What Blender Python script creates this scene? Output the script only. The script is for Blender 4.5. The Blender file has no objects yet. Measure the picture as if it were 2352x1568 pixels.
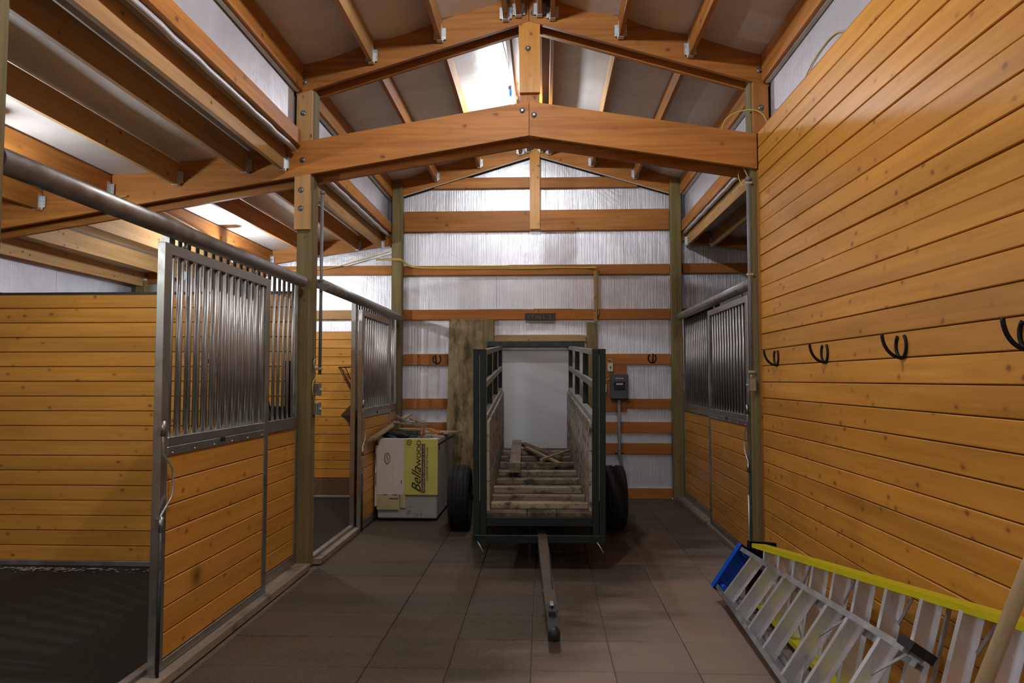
import bpy, bmesh, math, random
from mathutils import Vector, Matrix
random.seed(7)
sc = bpy.context.scene
COL = sc.collection
R = math.radians
# ------------------------------------------------------------------ camera
F = 1640.0
yaw = math.atan2(75, F); pitch = math.atan2(86.5, math.hypot(F, 75))
cam = bpy.data.cameras.new('camera'); co = bpy.data.objects.new('camera', cam); COL.objects.link(co)
cam.sensor_width = 36; cam.lens = 36 * F / 2352; cam.clip_start = .05
co.location = (0, 0, 1.59); co.rotation_euler = (math.pi/2 + pitch, 0, yaw)
sc.camera = co
# ------------------------------------------------------------------ world, exposure
w = bpy.data.worlds.new('world'); sc.world = w; w.use_nodes = True
w.node_tree.nodes['Background'].inputs[0].default_value = (.62, .72, .85, 1)
w.node_tree.nodes['Background'].inputs[1].default_value = 1.6
sc.view_settings.view_transform = 'Standard'; sc.view_settings.look = 'None'
sc.view_settings.gamma = 1; sc.view_settings.use_curve_mapping = False
sc.view_settings.exposure = 0.4
sc.cycles.use_denoising = True
sc.cycles.max_bounces = 10; sc.cycles.diffuse_bounces = 6; sc.cycles.glossy_bounces = 4
sc.cycles.sample_clamp_indirect = 6
# lamps of the barn: (place of the bulb, watts); both behind ones are added fill
LAMPS = {
 'ridge_far': ((-.34, 7.75, 4.61), 46), 'ridge_near': ((-.34, 3.55, 4.61), 98), 'ridge_behind_fill': ((-.34, .45, 4.61), 20),
 'lean_far': ((-3.62, 8.1, 3.0), 48), 'lean_near': ((-3.64, 4.5, 2.98), 25), 'lean_behind_fill': ((-3.62, .5, 3.02), 44)}

# ------------------------------------------------------------------ object helpers
def link(o, parent=None):
    COL.objects.link(o)
    if parent is not None:
        o.parent = parent
    return o
def tag(o, label=None, cat=None, group=None, kind=None):
    if label: o['label'] = label
    if cat: o['category'] = cat
    if group: o['group'] = group
    if kind: o['kind'] = kind
    return o
def thing(name, label, cat, loc=(0, 0, 0), rot=(0, 0, 0), group=None):
    o = bpy.data.objects.new(name, None); o.location = loc; o.rotation_euler = rot
    o.empty_display_size = .1
    link(o); return tag(o, label, cat, group)
class MB:
    """collects shapes for ONE mesh object"""
    def __init__(s): s.v = []; s.f = []; s.smooth = []
    def add(s, vs, fs, sm=False):
        b = len(s.v); s.v += [tuple(v) for v in vs]; s.f += [tuple(i + b for i in f) for f in fs]
        s.smooth += [sm] * len(fs); return s
    def box(s, x0, x1, y0, y1, z0, z1, c=0):
        if x0 > x1: x0, x1 = x1, x0
        if y0 > y1: y0, y1 = y1, y0
        if z0 > z1: z0, z1 = z1, z0
        if c <= 0:
            vs = [(x, y, z) for x in (x0, x1) for y in (y0, y1) for z in (z0, z1)]
            return s.add(vs, [(0, 1, 3, 2), (4, 6, 7, 5), (0, 4, 5, 1), (2, 3, 7, 6), (0, 2, 6, 4), (1, 5, 7, 3)])
        c = min(c, (x1-x0)*.45, (y1-y0)*.45, (z1-z0)*.45)
        bm = bmesh.new(); bmesh.ops.create_cube(bm, size=1)
        for v in bm.verts:
            v.co = Vector(((x0+x1)/2 + v.co.x*(x1-x0), (y0+y1)/2 + v.co.y*(y1-y0), (z0+z1)/2 + v.co.z*(z1-z0)))
        bmesh.ops.bevel(bm, geom=list(bm.edges), offset=c, segments=1, affect='EDGES', profile=.5)
        bm.verts.index_update()
        s.add([v.co[:] for v in bm.verts], [[v.index for v in f.verts] for f in bm.faces]); bm.free(); return s
    def prism(s, pts, axis, a0, a1):
        """polygon pts (2D) extruded along axis; 'X': pts=(y,z), 'Y': pts=(x,z), 'Z': pts=(x,y)"""
        def m(p, a):
            return {'X': (a, p[0], p[1]), 'Y': (p[0], a, p[1]), 'Z': (p[0], p[1], a)}[axis]
        n = len(pts)
        ar = sum(pts[i][0]*pts[(i+1) % n][1] - pts[(i+1) % n][0]*pts[i][1] for i in range(n))
        if (ar < 0) != (axis == 'Y'): pts = pts[::-1]
        vs = [m(p, a0) for p in pts] + [m(p, a1) for p in pts]
        fs = [tuple(range(n))[::-1], tuple(range(n, 2*n))] + [(i, (i+1) % n, n + (i+1) % n, n + i) for i in range(n)]
        if a1 < a0: fs = [f[::-1] for f in fs]
        return s.add(vs, fs)
    def tube(s, pts, r, seg=8, cap=True, closed=False):
        pts = [Vector(p) for p in pts]; n = len(pts); vs = []; fs = []
        up = None
        for i, p in enumerate(pts):
            if closed: d = (pts[(i+1) % n] - pts[i-1]).normalized()
            else: d = (pts[min(i+1, n-1)] - pts[max(i-1, 0)]).normalized()
            if up is None:
                up = Vector((0, 0, 1)) if abs(d.z) < .9 else Vector((1, 0, 0))
            a = d.cross(up).normalized(); up = a.cross(d).normalized()
            rr = r[i] if isinstance(r, (list, tuple)) else r
            for k in range(seg):
                t = 2*math.pi*k/seg
                vs.append(p + (a*math.cos(t) + up*math.sin(t))*rr)
        m = n if closed else n-1
        for i in range(m):
            for k in range(seg):
                a0 = i*seg + k; a1 = i*seg + (k+1) % seg; j = (i+1) % n
                b0 = j*seg + k; b1 = j*seg + (k+1) % seg
                fs.append((a0, a1, b1, b0))
        s.add(vs, fs, True)
        if cap and not closed:
            b = len(s.v) - len(vs)
            s.f += [tuple(b + k for k in range(seg))[::-1], tuple(b + (n-1)*seg + k for k in range(seg))]; s.smooth += [False, False]
        return s
    def bar(s, p, q, wd, th, up=(0, 0, 1)):
        """rectangular bar from p to q: wd across, th along up"""
        p = Vector(p); q = Vector(q); d = (q-p).normalized(); u = Vector(up)
        a = d.cross(u).normalized(); u = a.cross(d).normalized()
        vs = [c + a*x*wd/2 + u*z*th/2 for c in (p, q) for x, z in ((-1, -1), (1, -1), (1, 1), (-1, 1))]
        return s.add(vs, [(0, 3, 2, 1), (4, 5, 6, 7), (0, 1, 5, 4), (1, 2, 6, 5), (2, 3, 7, 6), (3, 0, 4, 7)])
    def lathe(s, prof, c, axis='Z', seg=24):
        """prof = [(r, h)] around axis through c"""
        vs = []; fs = []; n = len(prof)
        for (r_, h) in prof:
            for k in range(seg):
                t = 2*math.pi*k/seg; a, b = r_*math.cos(t), r_*math.sin(t)
                vs.append({'Z': (c[0]+a, c[1]+b, c[2]+h), 'X': (c[0]+h, c[1]+a, c[2]+b), 'Y': (c[0]+b, c[1]+h, c[2]+a)}[axis])
        for i in range(n-1):
            for k in range(seg):
                fs.append((i*seg+k, i*seg+(k+1) % seg, (i+1)*seg+(k+1) % seg, (i+1)*seg+k))
        return s.add(vs, fs, True)
    def build(s, name, mat, parent=None, loc=None, kind=None):
        me = bpy.data.meshes.new(name); me.from_pydata(s.v, [], s.f)
        me.polygons.foreach_set('use_smooth', s.smooth)
        if mat: me.materials.append(mat)
        me.update()
        o = bpy.data.objects.new(name, me)
        if loc: o.location = loc
        link(o, parent)
        if kind: o['kind'] = kind
        return o
def inst(o, parent, loc=(0, 0, 0), rot=None, name=None):
    c = o.copy(); link(c, parent); c.location = loc
    if rot: c.rotation_euler = rot
    return c
def B(*a, c=0): return MB().box(*a, c=c)

# ------------------------------------------------------------------ materials
def newmat(name):
    m = bpy.data.materials.new(name); m.use_nodes = True; nt = m.node_tree
    return m, nt, nt.nodes['Principled BSDF']
def N(nt, t, **k):
    n = nt.nodes.new(t)
    for a, v in k.items(): setattr(n, a, v)
    return n
def setp(b, col=None, rough=None, metal=None, spec=None):
    if col: b.inputs['Base Color'].default_value = (*col, 1)
    if rough is not None: b.inputs['Roughness'].default_value = rough
    if metal is not None: b.inputs['Metallic'].default_value = metal
    if spec is not None: b.inputs['Specular IOR Level'].default_value = spec
def coords(nt, scale, rnd=True, kind='Position'):
    if kind == 'Position':
        g = N(nt, 'ShaderNodeNewGeometry'); src = g.outputs['Position']
    else:
        g = N(nt, 'ShaderNodeTexCoord'); src = g.outputs['Object']
    mp = N(nt, 'ShaderNodeMapping'); mp.inputs['Scale'].default_value = scale
    if rnd:
        oi = N(nt, 'ShaderNodeObjectInfo'); m1 = N(nt, 'ShaderNodeVectorMath', operation='SCALE')
        cmb = N(nt, 'ShaderNodeCombineXYZ')
        for i in range(3): nt.links.new(oi.outputs['Random'], cmb.inputs[i])
        m1.inputs['Scale'].default_value = 43.7; nt.links.new(cmb.outputs[0], m1.inputs[0])
        ad = N(nt, 'ShaderNodeVectorMath', operation='ADD')
        nt.links.new(src, ad.inputs[0]); nt.links.new(m1.outputs[0], ad.inputs[1]); src = ad.outputs[0]
    nt.links.new(src, mp.inputs[0]); return mp.outputs[0]
def ramp(nt, src, stops):
    r = N(nt, 'ShaderNodeValToRGB'); cr = r.color_ramp
    while len(cr.elements) < len(stops): cr.elements.new(.5)
    for e, (p, c) in zip(cr.elements, stops):
        e.position = p; e.color = (*c, 1) if len(c) == 3 else c
    nt.links.new(src, r.inputs[0]); return r.outputs[0]
def mix(nt, fac, a, b, mode='MIX'):
    m = N(nt, 'ShaderNodeMix', data_type='RGBA', blend_type=mode)
    for s_, v in ((0, fac), (6, a), (7, b)):
        if isinstance(v, (int, float)): m.inputs[s_].default_value = v
        elif isinstance(v, tuple): m.inputs[s_].default_value = (*v, 1)
        else: nt.links.new(v, m.inputs[s_])
    return m.outputs[2]
def noise(nt, vec, scale, detail=3, rough=.55, dist=0):
    n = N(nt, 'ShaderNodeTexNoise'); n.inputs['Scale'].default_value = scale
    n.inputs['Detail'].default_value = detail; n.inputs['Roughness'].default_value = rough
    n.inputs['Distortion'].default_value = dist; nt.links.new(vec, n.inputs['Vector']); return n.outputs[0]
def bump(nt, b, h, strength, dist=.01):
    bp = N(nt, 'ShaderNodeBump'); bp.inputs['Strength'].default_value = strength; bp.inputs['Distance'].default_value = dist
    nt.links.new(h, bp.inputs['Height']); nt.links.new(bp.outputs[0], b.inputs['Normal'])
AX = {'X': (1, 0, 0), 'Y': (0, 1, 0), 'Z': (0, 0, 1)}
def wood(name, ca, cb, axis, knots=1.0, rough=.5, var=.25, knotcol=(.10, .035, .012), dirt=None, kind='Position', bumpy=.15, kscale=8.5):
    m, nt, b = newmat(name)
    sca = tuple(.7 if AX[axis][i] else 16 for i in range(3))
    v = coords(nt, sca, kind=kind)
    g = noise(nt, v, 1.6, 5, .6, .6)
    base = ramp(nt, g, [(.3, ca), (.72, cb)])
    sca2 = tuple(.35 if AX[axis][i] else 2.5 for i in range(3))
    g2 = noise(nt, coords(nt, sca2, kind=kind), 1.5, 2)
    base = mix(nt, .55, base, ramp(nt, g2, [(.3, (.62, .60, .55)), (.7, (1.15, 1.12, 1.08))]), 'MULTIPLY')
    if knots > 0:
        sk = tuple(.72 if AX[axis][i] else 1.0 for i in range(3))
        v3 = coords(nt, sk, kind=kind)
        nz = N(nt, 'ShaderNodeTexNoise'); nz.inputs['Scale'].default_value = 22; nt.links.new(v3, nz.inputs['Vector'])
        mv = N(nt, 'ShaderNodeMix', data_type='RGBA', blend_type='ADD'); mv.inputs[0].default_value = .018
        nt.links.new(v3, mv.inputs[6]); nt.links.new(nz.outputs['Color'], mv.inputs[7])
        vo = N(nt, 'ShaderNodeTexVoronoi'); vo.inputs['Scale'].default_value = kscale; nt.links.new(mv.outputs[2], vo.inputs['Vector'])
        k = ramp(nt, vo.outputs['Distance'], [(.0, (1, 1, 1)), (.075*knots, (.85, .85, .85)), (.14*knots, (.18, .18, .18)), (.26*knots, (0, 0, 0))])
        base = mix(nt, k, base, knotcol)
    if var:
        oi = N(nt, 'ShaderNodeObjectInfo')
        rv = ramp(nt, oi.outputs['Random'], [(0, (1-var, 1-var*1.15, 1-var*1.2)), (.5, (1, 1, 1)), (1, (1+var*.35, 1+var*.3, 1+var*.2))])
        base = mix(nt, 1.0, base, rv, 'MULTIPLY')
    if dirt:
        dn = noise(nt, coords(nt, dirt[4] if len(dirt) > 4 else (1, 1, 1), False, kind), dirt[1], 6, .68)
        base = mix(nt, ramp(nt, dn, [(dirt[2], (0, 0, 0)), (dirt[3], (1, 1, 1))]), base, dirt[0])
    nt.links.new(base, b.inputs['Base Color']); setp(b, rough=rough, spec=.35)
    bump(nt, b, g, bumpy, .004); return m
PINE = {a: wood('pine_'+a, (.57, .255, .036), (.72, .355, .062), a, .95, .4, .10, (.24, .085, .02), kscale=9) for a in 'XYZ'}
PLIGHT = {a: wood('light_lumber_'+a, (.43, .24, .095), (.58, .36, .15), a, .8, .6, .15) for a in 'XYZ'}
FIR = {a: wood('fir_'+a, (.34, .125, .022), (.54, .235, .05), a, .85, .55, .18, (.15, .045, .015), kscale=6.5) for a in 'XYZ'}
GIRT = wood('girt_lumber', (.36, .125, .024), (.47, .18, .04), 'X', .6, .6, .15, (.13, .04, .015))
TREAT = {a: wood('treated_'+a, (.16, .125, .048), (.27, .215, .09), a, .5, .7, .1, (.06, .035, .015)) for a in 'XYZ'}
WEATH = {a: wood('weathered_'+a, (.20, .165, .12), (.34, .29, .22), a, .7, .85, .2, (.05, .03, .02), dirt=((.10, .07, .045), 5, .5, .72)) for a in 'XYZ'}
RAMPW = wood('muddy_ramp_wood', (.10, .072, .040), (.22, .165, .10), 'X', .5, .85, .25, (.05, .03, .02), dirt=((.055, .045, .022), 7, .45, .65))
CLEATW = wood('muddy_cleat_wood', (.22, .18, .12), (.36, .31, .22), 'X', .5, .85, .25, (.05, .03, .02), dirt=((.06, .045, .025), 8, .48, .62))
RAMPB = wood('dark_ramp_board', (.12, .10, .07), (.20, .17, .12), 'Y', .5, .85, .2, (.05, .03, .02), dirt=((.04, .032, .02), 7, .42, .6))
SIDEW = wood('pale_trailer_board', (.36, .33, .28), (.50, .46, .40), 'Y', .9, .8, .1, (.05, .04, .03), dirt=((.07, .05, .035), 11, .50, .62))
POLEW = wood('pole_wood', (.46, .33, .17), (.58, .44, .25), 'Z', 0, .55, .05)
def metal(name, col, rough, metallic=1, scale=30, amt=.25, bumps=.05, brushed=None):
    m, nt, b = newmat(name); setp(b, col, rough, metallic)
    v = coords(nt, brushed or (1, 1, 1), True)
    n = noise(nt, v, scale, 4)
    c = mix(nt, amt, col, ramp(nt, n, [(.3, tuple(x*.55 for x in col)), (.7, tuple(min(1, x*1.3) for x in col))]))
    nt.links.new(c, b.inputs['Base Color'])
    nt.links.new(ramp(nt, n, [(.3, (rough*.8,)*3), (.7, (min(1, rough*1.25),)*3)]), b.inputs['Roughness'])
    if bumps: bump(nt, b, n, bumps, .002)
    return m
GALV = metal('galvanized_steel', (.42, .43, .40), .33, .9, 9, .16, 0)
GALVD = metal('dull_track_steel', (.33, .325, .315), .45, .8, 9, .5)
ALU = metal('aluminium_tread', (.92, .94, .98), .26, .6, 8, .15, .03, (1, 1, .15))
ALUD = metal('dull_aluminium', (.48, .49, .50), .42, .8, 20, .3)
HANG = metal('joist_hanger_zinc', (.62, .66, .68), .4, .8, 60, .6)
BOLT = metal('bolt_steel', (.22, .23, .23), .45, .8, 60, .4)
DARKM = metal('dark_steel', (.045, .045, .045), .5, .6, 20, .3)
IRON = metal('black_iron', (.012, .012, .012), .55, .5, 40, .3)
GREEN = metal('green_painted_steel', (.0035, .0115, .0075), .5, .0, 14, .5)
GREENW = metal('worn_pale_paint_rail', (.27, .30, .265), .5, .0, 14, .4)
def plain(name, col, rough=.6, scale=6, amt=.25, bumps=.05, dirt=None, spec=.4):
    m, nt, b = newmat(name); setp(b, col, rough, 0, spec)
    v = coords(nt, (1, 1, 1), False)
    n = noise(nt, v, scale, 5, .62)
    c = mix(nt, amt, col, ramp(nt, n, [(.3, tuple(x*.5 for x in col)), (.7, tuple(min(1, x*1.35) for x in col))]))
    if dirt:
        c = mix(nt, ramp(nt, noise(nt, v, dirt[1], 6, .7), [(dirt[2], (0, 0, 0)), (dirt[3], (1, 1, 1))]), c, dirt[0])
    nt.links.new(c, b.inputs['Base Color'])
    if bumps: bump(nt, b, n, bumps, .01)
    return m
DRYW = {a: wood('dry_offcut_'+a, (.30, .225, .125), (.43, .335, .20), a, .6, .8, .15) for a in 'XYZ'}
GALVB = metal('smooth_pipe_steel', (.44, .43, .41), .38, .8, 5, .12, 0)
RUBBER = plain('tyre_rubber', (.012, .012, .012), .75, 20, .5)
RIM = plain('wheel_rim_paint', (.03, .03, .03), .5)
BLACKP = plain('black_plastic', (.008, .008, .008), .45)
BLUEP = plain('blue_plastic', (.006, .10, .62), .35, 6, .15)
YELLOWF = plain('yellow_fibreglass', (.62, .56, .01), .4, 9, .12)
WHITEP = plain('white_door_paint', (.62, .64, .66), .3, 2, .06, .02)
FREEZ = plain('freezer_enamel', (.40, .41, .37), .4, 5, .1, 0, ((.14, .11, .07), 5, .58, .72))
CARDP = plain('faded_yellow_cardboard', (.50, .47, .25), .8, 4, .2)
CARD = plain('pale_cardboard', (.72, .68, .63), .85, 4, .15, .05, ((.25, .20, .13), 3, .6, .75))
CARDY = plain('yellow_cardboard', (.66, .64, .16), .8, 4, .15)
TXT = plain('brown_ink', (.035, .018, .014), .7, 6, 0, 0)
TXTM = plain('maroon_ink', (.06, .012, .016), .7, 6, 0, 0)
GREYB = plain('grey_panel_paint', (.075, .085, .10), .5, 5, .1)
WHITEPL = plain('white_plastic', (.62, .60, .54), .5)
CABLE = plain('yellow_cable', (.55, .42, .09), .5)
TWINE = plain('white_string', (.6, .58, .52), .8)
PVC = plain('grey_conduit', (.21, .22, .23), .45, 8, .2)
BLUEPL = plain('blue_box_plastic', (.03, .16, .5), .5)
SIGNM = plain('weathered_sign_board', (.055, .047, .035), .7, 30, .5)
SIGNT = plain('faded_sign_letters', (.15, .14, .12), .6, 30, .5)
STRAW = plain('pale_shavings', (.5, .47, .42), .9, 30, .6)
SHEET = wood('mouldy_board', (.26, .19, .085), (.40, .32, .18), 'Z', .0, .8, 0, dirt=((.085, .065, .03), 3, .42, .62, (3.2, 3.2, 1.1)))
RUST = plain('rusty_tongue', (.085, .07, .05), .65, 12, .5)
def foil(name, col, met, rough, axis_scale, s1, s2, spread=.0):
    m, nt, b = newmat(name); setp(b, col, rough, met)
    v = coords(nt, axis_scale, False); n1 = noise(nt, v, 1.0, 3, .6)
    n2 = noise(nt, coords(nt, (1, 1, 1), False), 2.2, 4, .55, .8)
    h = mix(nt, .5, n1, n2)
    c = mix(nt, .22, col, ramp(nt, n2, [(.35, tuple(x*.6 for x in col)), (.65, tuple(min(1, x*1.2) for x in col))]))
    nt.links.new(c, b.inputs['Base Color'])
    bp1 = N(nt, 'ShaderNodeBump'); bp1.inputs['Strength'].default_value = s1; bp1.inputs['Distance'].default_value = .006
    nt.links.new(n1, bp1.inputs['Height'])
    bp2 = N(nt, 'ShaderNodeBump'); bp2.inputs['Strength'].default_value = s2; bp2.inputs['Distance'].default_value = .03
    nt.links.new(n2, bp2.inputs['Height']); nt.links.new(bp1.outputs[0], bp2.inputs['Normal'])
    nt.links.new(bp2.outputs[0], b.inputs['Normal']); return m
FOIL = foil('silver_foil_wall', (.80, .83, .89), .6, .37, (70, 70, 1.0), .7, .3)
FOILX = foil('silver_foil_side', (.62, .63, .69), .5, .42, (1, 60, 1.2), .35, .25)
FOILR = foil('foil_roof', (.72, .71, .69), .3, .5, (6, 1, 6), .2, .3)
def paver():
    m, nt, b = newmat('rubber_paver'); setp(b, (.1, .08, .07), .8, 0, .25)
    v = coords(nt, (1, 1, 1), False)
    n = noise(nt, v, 90, 2); n2 = noise(nt, coords(nt, (.55, 1.9, 1), False), 1.3, 5, .6)
    c = ramp(nt, n2, [(.3, (.060, .050, .031)), (.5, (.095, .074, .047)), (.72, (.115, .096, .068))])
    c = mix(nt, .35, c, ramp(nt, n, [(.35, (.035, .03, .022)), (.7, (.17, .145, .115))]))
    # paler towards the near right, darker tone varied by noise elsewhere
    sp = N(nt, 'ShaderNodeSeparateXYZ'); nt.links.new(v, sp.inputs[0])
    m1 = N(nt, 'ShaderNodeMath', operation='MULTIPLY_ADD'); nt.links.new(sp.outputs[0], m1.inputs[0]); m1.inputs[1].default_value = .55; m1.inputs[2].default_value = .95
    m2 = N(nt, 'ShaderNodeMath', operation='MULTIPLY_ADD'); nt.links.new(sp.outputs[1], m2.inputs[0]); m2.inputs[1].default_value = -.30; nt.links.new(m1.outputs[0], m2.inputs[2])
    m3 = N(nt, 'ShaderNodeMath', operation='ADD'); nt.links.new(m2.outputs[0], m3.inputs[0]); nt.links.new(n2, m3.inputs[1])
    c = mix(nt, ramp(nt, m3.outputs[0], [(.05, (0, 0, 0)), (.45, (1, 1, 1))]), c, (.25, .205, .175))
    oi = N(nt, 'ShaderNodeObjectInfo')
    c = mix(nt, 1.0, c, ramp(nt, oi.outputs['Random'], [(0, (.82, .86, .88)), (1, (1.1, 1.0, .95))]), 'MULTIPLY')
    nt.links.new(c, b.inputs['Base Color']); bump(nt, b, n, .35, .003); return m
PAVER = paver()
DIRT = plain('packed_stall_floor', (.026, .022, .014), .95, 14, .5, .3, ((.09, .08, .06), 40, .66, .72))
SLAB = plain('joint_dust', (.17, .14, .11), .95, 14, .5, .2)
def bulbmat():
    m, nt, b = newmat('glowing_bulb'); b.inputs['Emission Color'].default_value = (1, .95, .88, 1)
    b.inputs['Emission Strength'].default_value = 60; return m
BULB = bulbmat()

# ================================================================== GEOMETRY CONSTANTS
CXR = -.127                       # ridge
def ut(x): return 4.90 - .300*abs(x - CXR)     # top of upper rafters
def ub(x): return 4.648 - .300*abs(x - CXR)
def lt(x): return 3.95 - .163*abs(x - CXR)     # top of lower rafters
def lb(x): return 3.655 - .163*abs(x - CXR)
YF = [-1.33, 2.33, 5.96, 9.62]    # front faces of the frames
XL, XR = -5.74, 5.45              # outer walls
YB, YN = 9.74, -1.62              # back / near wall foil planes

# ================================================================== FLOOR
fl = MB().box(XL, XR, YN, YB+.02, -.2, -.012).build('floor', SLAB, kind='structure')
ys = [4.455 + .457*i for i in range(-13, 12)]
for iy, y0 in enumerate(ys):
    if y0 > 9.6 or y0 < -1.4: continue
    for ix in range(-4, 4):
        x0 = .378 + .457*ix
        x1 = x0 + .457
        if ix == -4: x0 = -1.93 + .0
        if ix == 3: x1 = 1.775
        y1 = min(y0+.457, 9.66)
        b = MB().box(x0+.0022-(x0+x1)/2, x1-.0022-(x0+x1)/2, y0+.0022-(y0+y1)/2, y1-.0022-(y0+y1)/2, -.03, 0, c=.004)
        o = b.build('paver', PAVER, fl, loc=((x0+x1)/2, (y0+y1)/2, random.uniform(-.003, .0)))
        o.rotation_euler = (random.uniform(-.002, .002), random.uniform(-.002, .002), random.uniform(-.006, .006))
# stall ground left / right
MB().box(XL, -2.1, YN, YB, -.012, -.002).build('stall_ground', DIRT, fl)
MB().box(1.86, XR, YN, YB, -.012, -.002).build('stall_ground', DIRT, fl)

# ================================================================== BACK WALL
def plank_mesh(L, h, t, axis, nrm, ch=.005):
    """board of length L (centred) along axis X or Y, height h from 0, thickness t towards +nrm*other axis, front edges chamfered"""
    g = .0028; ch = .004
    sec = [(0, g), (t-ch, g), (t, g+ch), (t, h-g-ch), (t-ch, h-g), (0, h-g)]
    sec = [(p*nrm, z) for p, z in sec]
    return MB().prism(sec, axis, -L/2, L/2)
wb = MB().box(XL, XR, YB+.02, YB+.06, 0, 5.0).build('wall_back', plain('outer_cladding', (.2, .2, .2)), kind='structure')
def gable(x): return ut(x) if CXR-2.05 < x < CXR+2.05 else lt(x)
# foil panels between the girts (split at the taped seams)
def foilp(x0, x1, z0, z1, y=YB, top=None):
    pts = [(x0, z0), (x1, z0), (x1, z1 if top is None else top(x1))]
    if top is not None and x0 < CXR < x1: pts.append((CXR, top(CXR)))
    pts.append((x0, z1 if top is None else top(x0)))
    MB().prism(pts, 'Y', y, y+.02).build('foil_panel', FOIL, wb)
zg = [.0, .13, .587+.0, .731, .865, 1.01, 1.19, 1.33, 1.79, 1.935, 2.40, 2.54, 3.01, 3.145, 3.615, 3.895]
for (x0, x1, z0, z1) in [(-1.95, -.66, 2.47, 3.08), (-.66, 1.72, 2.47, 3.08), (-1.95, .43, 3.08, 3.75), (.43, 1.72, 3.08, 3.75),
                         (-1.95, 1.72, 1.86, 2.47), (-1.95, -.75, .07, 1.86), (.63, 1.72, .07, 1.86)]:
    foilp(x0+.002, x1-.002, z0, z1)
foilp(-1.95, .02, 3.75, 0, top=ub); foilp(.024, 1.72, 3.75, 0, top=ub)
foilp(-5.7, -3.9, 0.02, 0, top=lt); foilp(-3.896, -1.96, 0.02, 0, top=lt)
foilp(1.73, 3.5, 0.02, 0, top=lt); foilp(3.504, 5.4, 0.02, 0, top=lt)
def girt(x0, x1, z0, z1, y0=9.665, y1=YB, m=GIRT, name='girt'):
    return MB().box(-(x1-x0)/2, (x1-x0)/2, y0, y1, z0, z1, c=.003).build(name, m, wb, loc=((x0+x1)/2, 0, 0))
for (z0, z1) in [(1.783, 1.93), (1.19, 1.325)]:
    girt(-1.93, -1.32+.0, z0, z1); girt(-1.315, -.82, z0, z1); girt(.70, 1.69, z0, z1)
girt(-1.93, -.82, .86, 1.0)
girt(.70, 1.69, .865, 1.01); girt(.70, 1.69, .587, .731); girt(.70, 1.69, .0, .131)
girt(-1.93, -.82, .0, .131); girt(-1.93, -.82, .587, .731)
girt(-1.93, 1.69, 2.398, 2.538); girt(-1.93, 1.69, 3.009, 3.141)
girt(-1.93, -.20, 3.615, 3.895, m=FIR['X']); girt(-.06, 1.69, 3.617, 3.90, m=FIR['X'])
girt(-1.52, -.2, 4.212, 4.36, m=FIR['X']); girt(-.06, 1.27, 4.207, 4.35, m=FIR['X'])
for (a, b_, z) in [(-1.93, 1.69, 3.001), (-.9, -.3, 2.546), (-.15, .4, 2.548), (-1.93, -1.5, 3.903), (-.5, 1.69, 3.151), (-.66, .5, 2.192), (.7, 1.69, 1.016), (.7, 1.69, .735), (.7, 1.69, .58), (.72, 1.69, .137), (-1.93, -1.33, 1.935), (-1.93, -1.33, 1.006)]:
    MB().box(a, b_, 9.70, 9.737, z-.003, z+.003).build('tape_edge', TWINE, wb)
for sgn, xa in ((-1, -1.93), (1, 1.68)):
    x1_ = CXR + sgn*.08
    MB().prism([(xa, ub(xa)-.001), (x1_, ub(x1_)-.001), (x1_, ub(x1_)-.009), (xa, ub(xa)-.009)], 'Y', 9.612, 9.64).build('tape_edge', TWINE, wb)
for (z0, z1) in [(2.41, 2.537), (3.02, 3.15), ]:
    girt(-5.6, -2.07, z0, z1, m=PLIGHT['X'] if z0 < 3 else FIR['X'])
    girt(1.84, 5.3, z0, z1)
girt(-.68, .56, 2.095, 2.185, m=PLIGHT['X'], name='header_board')
# kickboards and planks lining the back of the left stall
for i in range(17):
    z0 = .25 + .1175*i
    o = plank_mesh(3.5, .1175, .035, 'X', -1).build('plank', PINE['X'], wb, loc=(-3.85, 9.70, z0))
MB().box(-5.6, -2.1, 9.64, 9.70, .02, .245, c=.004).build('kick_board', plain('brown_kickboard', (.15, .085, .045), .8), wb)
MB().box(-5.6, -2.1, 9.60, 9.66, -.002, .022, c=.004).build('sill_strip', plain('dusty_sill', (.3, .29, .27)), wb)
# backing ply behind the electrics
MB().box(.68, 1.10, 9.655, 9.70, 1.15, 1.80, c=.003).build('backing_board', GIRT, wb)
# white flush door behind the loading chute
d1 = MB().box(-.66, .54, 9.655, 9.70, .02, 2.04, c=.004).build('door_1', WHITEP, kind='structure')
MB().box(-.66, .54, 9.640, 9.655, 1.985, 2.015, c=.003).build('door_rail', GALV, d1)
MB().prism([(9.50, 2.03), (9.505, 2.095), (9.56, 2.095), (9.56, 2.088), (9.515, 2.088), (9.515, 2.03)], 'X', -.76, .53).build('door_track', GREEN, d1)
MB().box(-.76, .53, 9.56, 9.655, 2.085, 2.092).build('door_track_top', GREENW, d1)
MB().box(-.76, .53, 9.503, 9.56, 2.0955, 2.0985).build('door_track_edge', GREENW, d1)

# ================================================================== SIDE WALLS
wl = MB().box(XL-.06, XL-.02, YN, YB+.06, 0, 3.1).build('wall_left', plain('outer_cladding_side', (.2, .2, .2)), kind='structure')
for y0, y1 in ((YN, 2.4), (2.403, 6.2), (6.203, 8.1), (8.103, YB)):
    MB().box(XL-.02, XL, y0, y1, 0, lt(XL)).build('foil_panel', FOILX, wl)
for z in (.6, 1.3, 1.9, 2.36):
    MB().box(XL, XL+.04, YN, 9.6, z, z+.14, c=.003).build('girt', FIR['Y'], wl)
MB().box(XL, XL+.05, YN, 9.6, 2.90, 3.03, c=.003).build('eave_girt', FIR['Y'], wl)
wro = MB().box(XR+.02, XR+.06, YN, YB+.06, 0, 3.1).build('wall_right_outer', bpy.data.materials['outer_cladding_side'], kind='structure')
MB().box(XR, XR+.02, YN, YB, 0, lt(XR)).build('foil_panel', FOILX, wro)
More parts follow.
